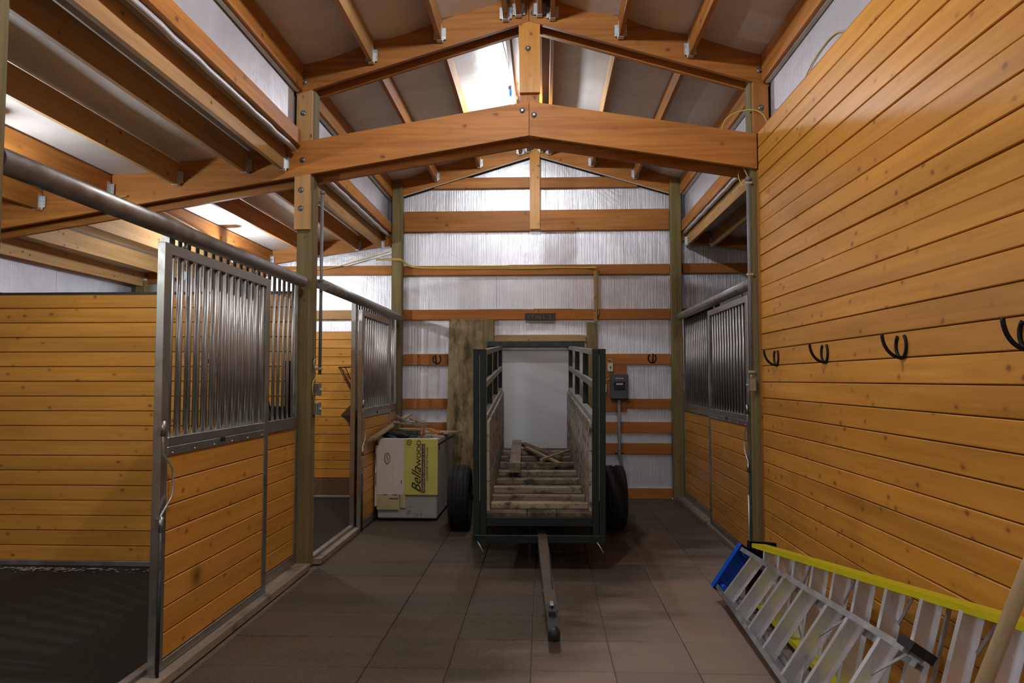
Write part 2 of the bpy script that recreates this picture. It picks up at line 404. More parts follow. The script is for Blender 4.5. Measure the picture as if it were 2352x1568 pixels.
# near end of the barn, behind the camera; doorway added to let daylight in
wn = MB().box(XL, .30, YN-.06, YN-.02, 0, 5.0).box(1.70, XR, YN-.06, YN-.02, 0, 5.0).box(.30, 1.70, YN-.06, YN-.02, 2.35, 5.0).build('wall_front', plain('outer_cladding_near', (.2, .2, .2)), kind='structure')
for a, b_, t, zz in ((-5.72, -2.1, lt, 0), (1.85, 5.4, lt, 0), (-2.096, .298, ut, 0), (.302, 1.846, ut, 2.35)):
    pts = [(a, zz), (b_, zz), (b_, t(b_))] + ([(CXR, t(CXR))] if a < CXR < b_ else []) + [(a, t(a))]
    MB().prism(pts, 'Y', YN-.02, YN).build('foil_panel', FOIL, wn)
for z in (.6, 1.3, 1.9, 2.5, 3.1):
    if z > 2.3: MB().box(-5.6, 5.3, YN, YN+.04, z, z+.14, c=.003).build('girt', GIRT, wn)
    else:
        MB().box(-2.0, .28, YN, YN+.04, z, z+.14, c=.003).build('girt', GIRT, wn)
f = None
for i in range(19):
    if f is None: f = plank_mesh(3.5, .13, .035, 'X', 1).build('plank', PINE['X'], wn, loc=(-3.85, YN+.005, .02)); continue
    inst(f, wn, (-3.85, YN+.005, .02+.13*i))
MB().box(.22, .30, YN-.06, YN+.05, 0, 2.42, c=.004).build('added_door_trim', FIR['Z'], wn)
MB().box(1.70, 1.78, YN-.06, YN+.05, 0, 2.42, c=.004).build('added_door_trim', FIR['Z'], wn)
yard = MB().box(-30, 30, -40, YN-.07, -.25, -.05).build('ground', plain('gravel_yard', (.3, .28, .25), .9, 3, .3), kind='structure')

# right plank wall along the aisle
wr = MB().box(1.812, 1.85, YN, 5.955, 0, 3.66).build('wall_right', FIR['Y'], kind='structure')
LR = 5.95 - YN
pmesh = plank_mesh(LR, .13, .03, 'Y', -1)
first = None
for i in range(28):
    z0 = .007 + .13*i
    if first is None:
        first = pmesh.build('plank', PINE['Y'], wr, loc=(1.812, (5.95+YN)/2, z0)); o = first
    else:
        o = inst(first, wr, (1.812 + random.uniform(-.0015, .0015), (5.95+YN)/2, z0))
    if i in (22, 18): o.location.z -= .004
MB().box(1.772, 1.80, 5.952, 5.972, .0, 3.33).build('edge_trim', FIR['Z'], wr)

# divider between the two left stalls
wd = MB().box(-5.7, -2.14, 6.05, 6.07, .01, 2.31).build('wall_left_divider', FIR['X'], kind='structure')
first = None
for i in range(18):
    z0 = .04 + (.1275*i)
    loc = (-3.92, 6.05, z0)
    if first is None: first = plank_mesh(3.55, .1275, .03, 'X', -1).build('plank', PINE['X'], wd, loc=loc)
    else: inst(first, wd, loc)
first = None
for i in range(18):
    z0 = .04 + (.1275*i)
    loc = (-3.92, 6.07, z0)
    if first is None: first = plank_mesh(3.55, .1275, .03, 'X', 1).build('plank', PINE['X'], wd, loc=loc)
    else: inst(first, wd, loc)
MB().box(-5.7, -2.14, 6.01, 6.11, 2.325, 2.345).build('metal_cap', DARKM, wd)
MB().box(-5.7, -2.14, 6.0, 6.05, -.0, .045, c=.004).build('bottom_rail', GALVD, wd)

# clerestory strips
wul = MB().box(-2.18, -2.165, YN, YB, lt(-2.17)+.005, ut(-2.17)).build('wall_left_upper', plain('clerestory_back', (.2, .2, .2)), kind='structure')
wur = MB().box(1.905, 1.92, YN, YB, lt(1.9)+.005, ut(1.9)).build('wall_right_upper', bpy.data.materials['clerestory_back'], kind='structure')
for y0, y1 in ((YN, 2.3), (2.303, 5.93), (6.2, 9.7)):
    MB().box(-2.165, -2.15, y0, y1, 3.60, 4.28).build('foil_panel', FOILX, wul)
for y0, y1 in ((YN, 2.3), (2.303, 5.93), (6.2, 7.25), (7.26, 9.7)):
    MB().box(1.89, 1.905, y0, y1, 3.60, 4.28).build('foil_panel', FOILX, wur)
BAYS = [(-1.29, 2.31), (2.43, 5.94), (6.18, 9.60)]
for y0, y1 in BAYS:
    L = y1-y0
    # horizontal girt at the foot of the clerestory and the double eave ledger
    MB().box(-2.13, -2.085, y0, y1, 3.585, 3.72, c=.003).build('girt', FIR['Y'], wul)
    MB().box(1.835, 1.88, y0, y1, 3.57, 3.715, c=.003).build('girt', FIR['Y'], wur)
    MB().box(-2.12, -2.075, y0, y1, 4.07, ut(-2.1)-.005, c=.003).build('eave_ledger', FIR['Y'], wul)
    MB().box(1.82, 1.865, y0, y1, 4.07, ut(1.84)-.005, c=.003).build('eave_ledger', FIR['Y'], wur)
    MB().box(-2.14, -2.105, y0, y1, 4.062, 4.069).build('foil_edge', TWINE, wul)
    MB().box(1.85, 1.885, y0, y1, 4.062, 4.069).build('foil_edge', TWINE, wur)
    # rolled edge of the insulation
    for x_, w_ in ((-2.125, wul), (1.87, wur)):
        pts = [(x_ + .003*math.sin(i*1.7), y0+.05 + (L-.1)*i/24, 3.545 + .003*math.sin(i*2.3)) for i in range(25)]
        MB().tube(pts, .022, 8).build('foil_roll', FOILX, w_)

# ================================================================== ROOF: insulation + purlins
ce = MB()
for sgn in (-1, 1):
    x1 = CXR - 2.1 if sgn < 0 else CXR + 2.08
    ce.prism([(CXR, ut(CXR)+.09), (x1, ut(x1)+.09), (x1, ut(x1)+.12), (CXR, ut(CXR)+.12)], 'Y', YN, YB+.06)
    x0 = -2.15 if sgn < 0 else 1.9; x2 = XL-.06 if sgn < 0 else XR+.06
    ce.prism([(x0, lt(x0)+.09), (x2, lt(x2)+.09), (x2, lt(x2)+.12), (x0, lt(x0)+.12)], 'Y', YN, YB+.06)
ce = ce.build('ceiling', plain('roof_steel', (.25, .25, .26)), kind='structure')
UP = [-1.48, -.89, -.325, -.215, -.035, .075, .65, 1.23]
LO = [-2.235, -2.56, -3.16, -3.77, -4.38, -4.99, -5.55]
LOR = [1.93, 2.26, 2.86, 3.47, 4.08, 4.69, 5.3]
def quilt(f, xs, y0, y1):
    """insulation facing, sagging a little between the purlins"""
    vs = []; fs = []; ny = 9
    X = []
    for a, b_ in zip(xs[:-1], xs[1:]):
        for k in range(4): X.append((a + (b_-a)*k/4, math.sin(math.pi*k/4) * min(1, abs(b_-a)/.55)))
    X.append((xs[-1], 0))
    for j in range(ny):
        y = y0 + (y1-y0)*j/(ny-1)
        for i, (x, s_) in enumerate(X):
            vs.append((x, y, f(x) + .012 - s_*(.030 + .012*math.sin(y*2.1 + x*3)) ))
    n = len(X)
    for j in range(ny-1):
        for i in range(n-1):
            fs.append((j*n+i, j*n+i+1, (j+1)*n+i+1, (j+1)*n+i))
    b = MB(); b.add(vs, fs, True); m = len(vs)
    b.add([(x, y, z+.05) for x, y, z in vs], [f_[::-1] for f_ in fs], True)
    return b
for y0, y1 in ((YN, 2.37), (2.37, 6.07), (6.07, YB)):
    quilt(ut, [-2.2, -1.48, -.89, -.27, CXR], y0, y1).build('insulation_sheet', FOILR, ce)
    quilt(ut, [CXR, .02, .65, 1.23, 1.95], y0, y1).build('insulation_sheet', FOILR, ce)
    quilt(lt, [-2.14, -2.56, -3.16, -3.77, -4.38, -4.99, -5.74], y0, y1).build('insulation_sheet', FOILR, ce)
    quilt(lt, [1.9, 2.26, 2.86, 3.47, 4.08, 4.69, 5.45], y0, y1).build('insulation_sheet', FOILR, ce)
def hanger(side):
    """zinc face-mount hanger; side=+1: purlin comes from -Y (camera side) onto the frame"""
    b = MB(); s = side
    b.box(-.0205, .0205, -.05, 0, -.2, -.197)
    for k in (-1, 1):
        b.box(k*.0195, k*.0225, -.05, 0, -.2, -.06)
        b.box(k*.0215, k*.052, -.004, -.001, -.175, -.075)
        b.prism([(k*.0225, -.2), (k*.0225, -.15), (k*.035, -.165)], 'Y', -.003, 0)
    return b
hm = hanger(1)
for bi, (y0, y1) in enumerate(BAYS):
    for xs, f in ((UP, ut), (LO, lt), (LOR, lt)):
        if xs is LOR and bi < 2: continue
        for x in xs:
            m = (PLIGHT if random.random() < .35 else FIR)['Y']
            if xs is LO and x in (-2.235,): m = PLIGHT['Y']
            if xs is LOR: m = PLIGHT['Y']
            zt = f(x) - .004
            if x in (-2.235, 1.93): zt -= .035
            L = y1 - y0
            p = MB().box(-.019, .019, -L/2, L/2, -.195, 0, c=.003).build('purlin', m, ce, loc=(x, (y0+y1)/2, zt))
            if bi < 2 and xs is UP or bi == 1:
                h = hm.build('joist_hanger', HANG, p, loc=(0, L/2, 0)) if not bpy.data.meshes.get('joist_hanger') else None
                if h is None:
                    h = bpy.data.objects.new('joist_hanger', bpy.data.meshes['joist_hanger']); link(h, p); h.location = (0, L/2, 0)
            if bi == 2:
                h = bpy.data.objects.new('joist_hanger', bpy.data.meshes['joist_hanger']); link(h, p); h.location = (0, L/2, 0)

# ================================================================== TIMBER FRAMES
def bolt(parent, x, y, z, r=.019):
    b = MB()
    b.lathe([(0, -.004), (r*1.25, -.004), (r*1.25, 0), (0, 0)], (x, y, z), 'Y', 20)
    hx = [(x + r*.62*math.cos(k*math.pi/3+.2), z + r*.62*math.sin(k*math.pi/3+.2)) for k in range(6)]
    b.prism(hx, 'Y', y-.016, y-.003)
    return b.build('bolt', BOLT, parent)
def frame(yf, label):
    """double-board frame: boards before and behind the posts"""
    t = thing('roof_frame', label, 'roof frame', (CXR, yf, 0))
    def P(pts, y0, y1, name, m):
        pts = [(x - CXR, z) for x, z in pts]
        return MB().prism(pts, 'Y', y0, y1).build(name, m, t)
    for k, (y0, y1) in enumerate(((0, .038), (.18, .218))):
        rx = 1.775 if k == 0 else 5.35
        q = 0 if k == 0 else .035
        P([(-5.7, lb(-5.7)-q), (CXR-.003, lb(CXR)-q), (CXR-.003, lt(CXR)), (-5.7, lt(-5.7))], y0, y1, 'lower_rafter_board', FIR['X'])
        P([(CXR+.003, lb(CXR)-q), (rx, lb(rx)-q), (rx, lt(rx)), (CXR+.003, lt(CXR))], y0, y1, 'lower_rafter_board', FIR['X'])
        P([(-2.14, ub(-2.14)), (CXR-.003, ub(CXR)), (CXR-.003, ut(CXR)), (-2.14, ut(-2.14))], y0, y1, 'upper_rafter_board', FIR['X'])
        P([(CXR+.003, ub(CXR)), (1.888, ub(1.888)), (1.888, ut(1.888)), (CXR+.003, ut(CXR))], y0, y1, 'upper_rafter_board', FIR['X'])
    P([(-.215, ub(-.215)-.001), (CXR, ub(CXR)-.001), (-.034, ub(-.034)-.001), (-.034, 4.028), (-.208, 4.028)], .0, .038, 'king_post', PINE['Z'])
    P([(-.205, 4.7), (-.04, 4.7), (-.04, 3.66), (-.205, 3.66)], .039, .179, 'king_post_core', FIR['Z'])
    P([(-2.133, lt(-2.13)+.001), (-2.0, lt(-2.0)+.001), (-2.0, ub(-2.0)-.001), (-2.133, ub(-2.133)-.001)], 0, .038, 'post_plate', PLIGHT['Z'])
    P([(1.752, lt(1.752)+.001), (1.878, lt(1.878)+.001), (1.878, ub(1.878)-.001), (1.752, ub(1.752)-.001)], 0, .038, 'post_plate', FIR['Z'])
    P([(-2.142, 2.87), (-2.004, 2.87), (-2.004, lb(-2.004)-.001), (-2.142, lb(-2.142)-.001)], 0, .038, 'post_block', PLIGHT['Z'])
    for x, z in ((-.185, 3.87+.0), (-.085, 3.83), (-2.075, 3.47), (-2.075, 3.87+.01), (-2.07, 4.155), (-2.085, 3.21), (-2.085, 3.05),
                 (1.815, 3.86), (1.81, 4.18), (-.135, 4.41), (-.165, 4.72), (-.09, 4.72)):
        bolt(t, x - CXR, 0, z)
    return t
frame(5.96, 'bolted timber frame with two peaked rafters and king post across the middle of the aisle')
frame(2.33, 'bolted timber frame above the near stall door just out of view overhead')
# end frame nailed to the back wall
t = thing('end_roof_frame', 'peaked rafters with long king post standing against the silver back wall', 'roof frame', (CXR, 9.62, 0))
def EP(pts, name, m, y0=0.0, y1=.042):
    return MB().prism([(x-CXR, z) for x, z in pts], 'Y', y0, y1).build(name, m, t)
EP([(-2.12, ub(-2.12)), (CXR-.07, ub(CXR-.07)), (CXR-.07, ut(CXR-.07)), (-2.12, ut(-2.12))], 'upper_rafter_board', FIR['X'])
EP([(CXR+.07, ub(CXR+.07)), (1.84, ub(1.84)), (1.84, ut(1.84)), (CXR+.07, ut(CXR+.07))], 'upper_rafter_board', FIR['X'])
EP([(-5.6, lb(-5.6)+.13), (-2.08, lb(-2.08)+.09), (-2.08, lt(-2.08)), (-5.6, lt(-5.6))], 'lower_rafter_board', FIR['X'])
EP([(1.84, lb(1.84)+.12), (5.3, lb(5.3)+.12), (5.3, lt(5.3)), (1.84, lt(1.84))], 'lower_rafter_board', FIR['X'])
EP([(-.198, 3.63), (-.06, 3.63), (-.06, 4.85), (-.198, 4.85)], 'king_post', PINE['Z'], -.002, .04)
bolt(t, -.075-CXR, -.002, 4.50, .012)

# posts
def post(x0, x1, y0, y1, z1, label, name='timber_post', extra=None):
    t = MB().box(x0-(x0+x1)/2, (x1-x0)/2, -(y1-y0)/2, (y1-y0)/2, 0, z1, c=.006).build(name, TREAT['Z'], loc=((x0+x1)/2, (y0+y1)/2, 0))
    return tag(t, label, 'post')
pL = post(-2.13, -1.99, 6.0, 6.14, 4.25, 'olive treated timber post between the two left stalls with bolted yellow block')
pR = post(1.735, 1.875, 6.0, 6.14, 4.25, 'olive treated timber post where the right plank wall meets the stall')
post(-2.075, -1.935, 9.55, 9.665-.003, 4.27, 'olive treated corner post at the back beside the left stall')
post(1.69, 1.83, 9.55, 9.662, 4.27, 'olive treated corner post at the back beside the right stall')
post(-2.13, -1.99, 2.37, 2.51, 4.25, 'treated timber post at the near end of the left stall front')
post(-5.64, -5.50, 9.55, 9.70, 2.95, 'squat olive post in the far corner behind the left plank divider')
post(-.82, -.682, 9.56, 9.66, 2.40, 'short dark green-brown door post left of the white door')
post(.565, .702, 9.56, 9.66, 2.352, 'short olive door post right of the white door')

# ================================================================== STALL FRONTS
def stall(n, X0, yj, ye, d0, d1, label, y_open0, sill=.125):
    """n=+1 faces +X. fixed panel yj..ye, door d0..d1 (world Y). X0 = outer face of the fixed panel"""
    t = thing('stall_front', label, 'stall front', (X0, yj, 0))
    def b(mb, name, m, par=None): return mb.build(name, m, par or t)
    def bx(d_0, d_1, y0, y1, z0, z1, name, m, par=None, c=.003):
        return b(MB().box(n*d_0, n*d_1, y0-yj, y1-yj, z0, z1, c=c), name, m, par)
    # fixed panel
    bx(-.05, 0, yj, yj+.06, .05, 2.40, 'jamb', GALV); bx(-.05, 0, ye-.05, ye, .05, 2.40, 'jamb', GALV)
    bx(-.05, .0, y_open0, yj, 2.40, 2.46, 'header_rail', GALVD); bx(-.05, .0, yj, ye, 2.401, 2.46, 'header_rail', GALVD)
    bx(-.05, .003, yj+.06, ye-.05, 1.18, 1.27, 'middle_rail', GALV); bx(-.05, .0, yj+.06, ye-.05, .05, .13, 'bottom_rail', GALV)
    s0 = d1 - .03 if n > 0 else d0 - .03
    bx(-.048, .001, s0, s0+.05, .13, 1.18, 'divider_bar', GALV)
    f = None
    for k in range(-2, 40):
        y = d0 + .11 + .104*k
        if not (yj+.075 < y < ye-.065): continue
        if f is None: f = b(MB().tube([(0, 0, 1.27), (0, 0, 2.40)], .012, 12), 'grille_bar', GALVB); f.location = (-n*.025, y-yj, 0)
        else: inst(f, t, (-n*.025, y-yj, 0))
    for (a, c_) in ((yj+.06, s0), (s0+.05, ye-.05)):
        f = None
        for i in range(8):
            z0 = .13 + .13125*i
            if f is None: f = b(plank_mesh(c_-a, .13125, .03, 'Y', n), 'plank', PINE['Y']); f.location = (-n*.04, (a+c_)/2-yj, z0)
            else: inst(f, t, (-n*.04, (a+c_)/2-yj, z0))
    # sill beam along the foot and track tube above
    bx(-.06, sill, y_open0, ye, -.0, .05, 'sill_beam', WEATH['Y'])
    bx(-.05, -.0, y_open0, yj, .05, .075, 'threshold', GALVD)
    tr = b(MB().tube([(n*.045, y_open0-yj+.01, 2.412), (n*.045, ye-yj-.08, 2.412)], .048, 20), 'track_tube', GALVD)
    b(MB().box(n*-.0, n*.05, y_open0-yj, ye-yj-.1, 2.452, 2.464), 'track_flange', GALVD)
    for k in range(int((ye-y_open0)/.55)):
        y = y_open0 + .35 + .55*k - yj
        b(MB().box(n*.012, n*.03, y-.035, y+.035, 2.464, 2.4655), 'track_slot', DARKM)
    # sliding door
    dr = bpy.data.objects.new('stall_door', None); link(dr, t); dr.location = (n*.02, d0-yj, 0)
    W = d1-d0
    def dx(d_0, d_1, y0, y1, z0, z1, name, m=GALV, c=.003): return MB().box(n*d_0, n*d_1, y0, y1, z0, z1, c=c).build(name, m, dr)
    dx(0, .045, 0, .072, .055, 2.325, 'stile'); dx(0, .045, W-.072, W, .055, 2.325, 'stile')
    dx(0, .044, .072, W-.072, 2.265, 2.325, 'top_rail'); dx(0, .046, .072, W-.072, 1.228, 1.278, 'middle_rail')
    dx(0, .046, .072, W-.072, 1.178, 1.2265, 'middle_rail'); dx(0, .046, .072, W-.072, .055, .105, 'bottom_rail')
    dx(-.004, .05, 0, W, .02, .054, 'bottom_rail')
    f = None
    for k in range(20):
        y = .11 + .104*k
        if y > W-.095: break
        if f is None: f = MB().tube([(0, 0, 1.278), (0, 0, 2.265)], .0135, 12).build('grille_bar', GALVB, dr, loc=(n*.022, y, 0))
        else: inst(f, dr, (n*.022, y, 0))
    f = None
    for i in range(8):
        z0 = .105 + .1342*i
        if f is None: f = plank_mesh(W-.144, .1342, .03, 'Y', n).build('plank', PINE['Y'], dr, loc=(n*.008, W/2, z0))
        else: inst(f, dr, (n*.008, W/2, z0))
    for y in (.25, W-.25):
        MB().tube([(n*.022, y, 2.32), (n*.022, y, 2.375)], .008, 8).lathe([(0, -.006), (.016, -.006), (.016, .006), (0, .006)], (n*.022, y, 2.338), 'Z', 12).build('roller_hanger', BOLT, dr)
    for k in range(6):
        y = .12 + (W-.24)*k/5
        MB().lathe([(.0055, 0), (.004, n*.004), (0, n*.005)], (n*.046, y, 1.192), 'X', 8).build('rivet', HANG, dr)
    dx(.046, .048, W/2-.04, W/2+.02, 1.20, 1.226, 'maker_plate', BLACKP, 0)
    # bent latch handle on the leading stile
    ys = .02; o_ = -1
    P_ = [(.062, -.01, 1.37), (.062, -.01, 1.20), (.062, .085, 1.12), (.062, .10, 1.09), (.062, .10, .99), (.062, .085, .955), (.062, -.01, .88), (.062, -.01, .60)]
    MB().tube([(n*a, y, z) for a, y, z in P_], .006, 8).build('latch_handle', HANG, dr)
    for z in (1.33, .83):
        MB().tube([(n*.062, -.01, z-.04), (n*.062, -.01, z+.04)], .012, 10).box(n*.03, n*.062, -.016, -.004, z-.03, z+.03).build('latch_guide', GALV, dr)
    MB().tube([(n*.062, -.01, .60), (n*.062, -.01, .02)], .009, 8).build('latch_rod', DARKM if n > 0 else HANG, dr)
    return t
stall(1, -2.088, 3.86, 5.985, 3.70, 5.17, 'front of the nearest left stall with its barred door slid open', 2.515)
stall(1, -1.985, 7.42, 9.545, 7.44, 8.86, 'front of the far left stall, black hay feeder behind its opening', 6.145, .06)
stall(-1, 1.825, 7.70, 9.545, 6.27, 7.80, 'front of the right stall with closed barred door beside the back wall', 6.145, .09)
# dark scuff on the lower planks of the nearest door
m, nt, b = newmat('dark_scuff'); setp(b, (.02, .018, .015), .8)
tc = N(nt, 'ShaderNodeTexCoord'); vm = N(nt, 'ShaderNodeVectorMath', operation='LENGTH'); nt.links.new(tc.outputs['Object'], vm.inputs[0])
mp = N(nt, 'ShaderNodeMapRange'); nt.links.new(vm.outputs['Value'], mp.inputs[0])
mp.inputs[1].default_value = .0; mp.inputs[2].default_value = .13; mp.inputs[3].default_value = .8; mp.inputs[4].default_value = 0
pw = N(nt, 'ShaderNodeMath', operation='POWER'); pw.inputs[1].default_value = 2.2; nt.links.new(mp.outputs[0], pw.inputs[0])
nt.links.new(pw.outputs[0], b.inputs['Alpha'])
sd = [o for o in bpy.data.objects if o.name == 'stall_door'][0]
sc_o = MB().add([(0, -.14, -.15), (0, .14, -.15), (0, .14, .15), (0, -.14, .15)], [(0, 1, 2, 3)]).build('scuff_mark', m, sd, loc=(.0405, .44, .45))
sc_o['label'] = 'dark round smudge rubbed onto the planks'

# ================================================================== HAY FEEDERS
def feeder(cx, cy, sx, label):
    """quarter-round corner feeder: corner at (cx,cy), extends sx*X and -Y"""
    t = thing('corner_hay_feeder', label, 'feeder', (cx, cy, 0))
    def arc(r, z, n=10): return [(sx*r*math.sin(a), -r*math.cos(a), z) for a in [math.pi/2*k/n for k in range(n+1)]]
    MB().tube([(0, -.66, 1.745)] + arc(.66, 1.745)[1:], .009, 8).build('rack_rim', IRON, t)
    for k in range(0, 7):
        a = math.pi/2*k/6; q = (sx*math.sin(a), -math.cos(a))
        MB().tube([(q[0]*.66, q[1]*.66, 1.745), (q[0]*.44, q[1]*.44, 1.33)], .006, 6).build('rack_bar', IRON, t)
    b = MB(); vs = []; prof = [(.40, 1.36), (.62, 1.12), (.62, 1.10), (.50, 1.0)]; n = 10
    for r, z in prof: vs += arc(r, z, n)
    fs = [(i*(n+1)+k, i*(n+1)+k+1, (i+1)*(n+1)+k+1, (i+1)*(n+1)+k) for i in range(len(prof)-1) for k in range(n)]
    m0 = len(vs)
    vs += [(0, 0, z) for _, z in prof]
    for i in range(len(prof)-1):
        fs += [(m0+i, m0+i+1, (i+1)*(n+1), i*(n+1)), (m0+i+1, m0+i, i*(n+1)+n, (i+1)*(n+1)+n)]
    fs += [tuple([m0+3] + [3*(n+1)+k for k in range(n+1)])]
    b.add(vs, fs); b.build('feed_tub', BLACKP, t)
    MB().tube(arc(.622, 1.11), .005, 6).build('tub_lip', DARKM, t)
    MB().box(sx*.0, sx*.03, -.06, -.0, 1.0, 1.745).build('back_bracket', IRON, t)
    return t
feeder(-2.16, 6.0, -1, 'black corner hay rack and tub seen through bars of the nearest left stall')
feeder(-2.12, 9.63, -1, 'black corner hay rack and tub in the far left stall opening')

# ================================================================== LOADING CHUTE TRAILER
tr = thing('loading_chute', 'dark green wheeled livestock loading chute with cleated wooden ramp, facing us', 'loading chute')
ROT = (math.radians(3.1), 0, math.radians(1.28))
tr.location = (-.046, 5.95, .49); tr.rotation_euler = ROT
LT = 3.55; HW = .438
def T(mb, name, m, par=None): return mb.build(name, m, par or tr)
# near uprights: two flanges each with a bright seam
for s in (-1, 1):
    x0 = HW*s
    up = MB().box(s*HW, s*(HW+.052), 0, .05, -.25, 1.35, c=.002).box(s*(HW+.056), s*(HW+.108), .004, .05, -.25, 1.35, c=.002)
    T(up, 'front_upright', GREEN)
    T(MB().box(s*(HW+.0525), s*(HW+.0555), .001, .03, .1, 1.30), 'upright_seam', GREENW)
    T(MB().box(s*(HW), s*(HW+.05), LT-.05, LT, -.15, 1.35, c=.002), 'rear_upright', GREEN)
    for yy in (1.15, 2.35):
        T(MB().box(s*(HW+.01), s*(HW+.06), yy, yy+.06, -.12, 1.33, c=.002), 'side_upright', GREEN)
    T(MB().prism([(s*HW, 1.30), (s*(HW+.045), 1.30), (s*(HW+.045), 1.345), (s*HW, 1.345)], 'Y', .05, LT-.05), 'top_rail', GREENW)
    T(MB().box(s*(HW-.004), s*(HW+.03), .05, LT-.05, 1.03, 1.085, c=.002), 'middle_rail', GREENW)
    T(MB().box(s*(HW-.008), s*(HW+.05), .05, LT-.05, .755, .80, c=.002), 'lower_rail', GREENW)
    T(MB().box(s*(HW), s*(HW+.10), .05, LT, -.20, -.02, c=.002), 'floor_beam', GREEN)  # deepened into a side skirt to keep light from under the chute
    T(MB().box(s*(HW+.02), s*(HW+.08), .05, LT, -.25, -.201, c=.002), 'chassis_beam', GREEN)
    for i in range(3):
        T(plank_mesh(LT-.1, .25, .022, 'Y', -s), 'side_board', SIDEW).location = (s*(HW-.002), LT/2, .0+.251*i)
# floor boards (lengthwise) and cleats
for i, (a, b_) in enumerate(((-.435, -.105), (-.1, .14), (.145, .435))):
    T(MB().box(a, b_, .0, LT, -.035, 0, c=.003), 'ramp_board', RAMPB)
cl = [.17, .46, .78, 1.20, 1.62, 2.10, 2.55, 3.0]
for i, yy in enumerate(cl):
    wv = random.uniform(.05, .06)
    o = T(MB().box(-.41, .41, -.04, .04, 0, wv, c=.006), 'cleat', CLEATW); o.location = (random.uniform(-.006, .006), yy, 0)
    o.rotation_euler = (0, random.uniform(-.006, .006), random.uniform(-.01, .01))
T(MB().box(-HW-.0, HW+.0, -.004, .05, -.11, -.036, c=.003), 'front_channel', GREEN)
T(MB().box(-HW-.1, HW+.1, -.002, .05, -.25, -.185, c=.003), 'front_crossbar', GREEN)
T(MB().box(-HW, HW, LT-.05, LT, -.12, -.036), 'rear_crossbar', GREEN)
for s in (-1, 1):
    T(MB().tube([(s*.49-.02, -.012, -.235), (s*.49, -.03, -.26), (s*.49+.03, -.055, -.31)], .005, 6), 'locking_pin', HANG)
# running gear: axle, hubs, wheels (kept level in the world by counter-rotation about X)
AX_Y = 1.70; AZ = -.24
T(MB().tube([(-.80, AX_Y, AZ), (.80, AX_Y, AZ)], .028, 12), 'axle', GREEN)
for s in (-1, 1): T(MB().box(s*.43, s*.49, AX_Y-.25, AX_Y+.25, -.20, -.10, c=.004).bar((s*.46, AX_Y, -.2), (s*.46, AX_Y, AZ), .05, .05, (0, 1, 0)), 'axle_bracket', GREEN)
for s in (-1, 1):
    r = .335; h = .108
    tyre = MB().lathe([(.20, -h*.8), (.235, -h), (.29, -h*1.02), (.325, -h*.86), (r, -h*.68), (r, -h*.62), (r-.01, -h*.58), (r-.01, -h*.5), (r, -h*.46),
                       (r, -.02), (r-.01, -.015), (r-.01, .015), (r, .02), (r, h*.46), (r-.01, h*.5), (r-.01, h*.58), (r, h*.62), (r, h*.68),
                       (.325, h*.86), (.29, h*1.02), (.235, h), (.20, h*.8), (.20, -h*.8)], (0, 0, 0), 'X', 40)
    wh = tyre.build('wheel', RUBBER, tr, loc=(s*.815, AX_Y, AZ))
    MB().lathe([(.20, -.07), (.19, -.05), (.12, -.02), (.12, .03), (.05, .03), (.05, .05), (0, .05)] if s > 0 else
               [(0, -.05), (.05, -.05), (.05, -.03), (.12, -.03), (.12, .02), (.19, .05), (.20, .07)], (0, 0, 0), 'X', 32).build('rim', RIM, wh)
# tongue down to the floor
T(MB().bar((.01, .6, -.19), (.055, -1.42, -.30), .075, .075), 'tongue', RUST)
T(MB().box(-.012, .038, -1.14, -1.09, -.2515, -.2495), 'tongue_hole', BLACKP)
T(MB().bar((.052, -1.34, -.285), (.058, -1.72, -.305), .065, .06).bar((.055, -1.40, -.25), (.055, -1.52, -.25), .045, .03).lathe([(0, .045), (.02, .045), (.036, .02), (.038, -.03), (0, -.03)], (.0585, -1.70, -.30), 'Z', 20), 'coupler', DARKM)
T(MB().bar((.055, -1.36, -.235), (.055, -1.46, -.215), .02, .012), 'coupler_latch', HANG)
T(MB().tube([(.07, -.45+.0, -.20), (.07, -1.1, -.247)], .006, 6), 'tongue_cable', DARKM)
# scrap lumber lying on the cleats
def local(o): return o
from math import sin, cos
M_TR = Matrix.Translation(tr.location) @ Matrix.Rotation(ROT[2], 4, 'Z') @ Matrix.Rotation(ROT[0], 4, 'X')
def scrap_in(p, q, wd, th, label, m, name='scrap_board'):
    p = M_TR @ Vector(p); q = M_TR @ Vector(q); c = (p+q)/2
    o = MB().bar(p-c, q-c, wd, th).build(name, m, loc=c); return tag(o, label, 'board', 'scrap wood inside the loading chute')
scrap_in((-.23, 1.52, .10), (-.24, 3.25, .10), .115, .10, 'thick grey timber lying lengthwise on the chute ramp', WEATH['Y'], 'scrap_timber')
scrap_in((-.17, 3.10, .12), (.25, 2.25, .075), .09, .04, 'widest dark slanting board on the chute ramp', RAMPW)
scrap_in((-.12, 2.75, .13), (.25, 1.95, .07), .055, .022, 'pale stick slanting down to the right on the chute ramp', DRYW['Y'])
scrap_in((.05, 2.0, .10), (.40, 2.75, .09), .035, .03, 'yellowish stick crossing over another on the chute ramp', DRYW['Y'])
scrap_in((.03, 1.92, .06), (.40, 2.0, .06), .05, .03, 'short dark board lying across a cleat of the ramp', RAMPW)

# mouldy sheet leaning at the back wall
sh = MB().box(-.235, .235, -.02, .02, 0, 2.40, c=.006).build('leaning_board', SHEET, loc=(-1.07, 9.42, .003))
sh.rotation_euler = (math.radians(-4.3), math.radians(.4), 0)
tag(sh, 'tall mouldy brown board leaning on the back wall left of the white door', 'board')

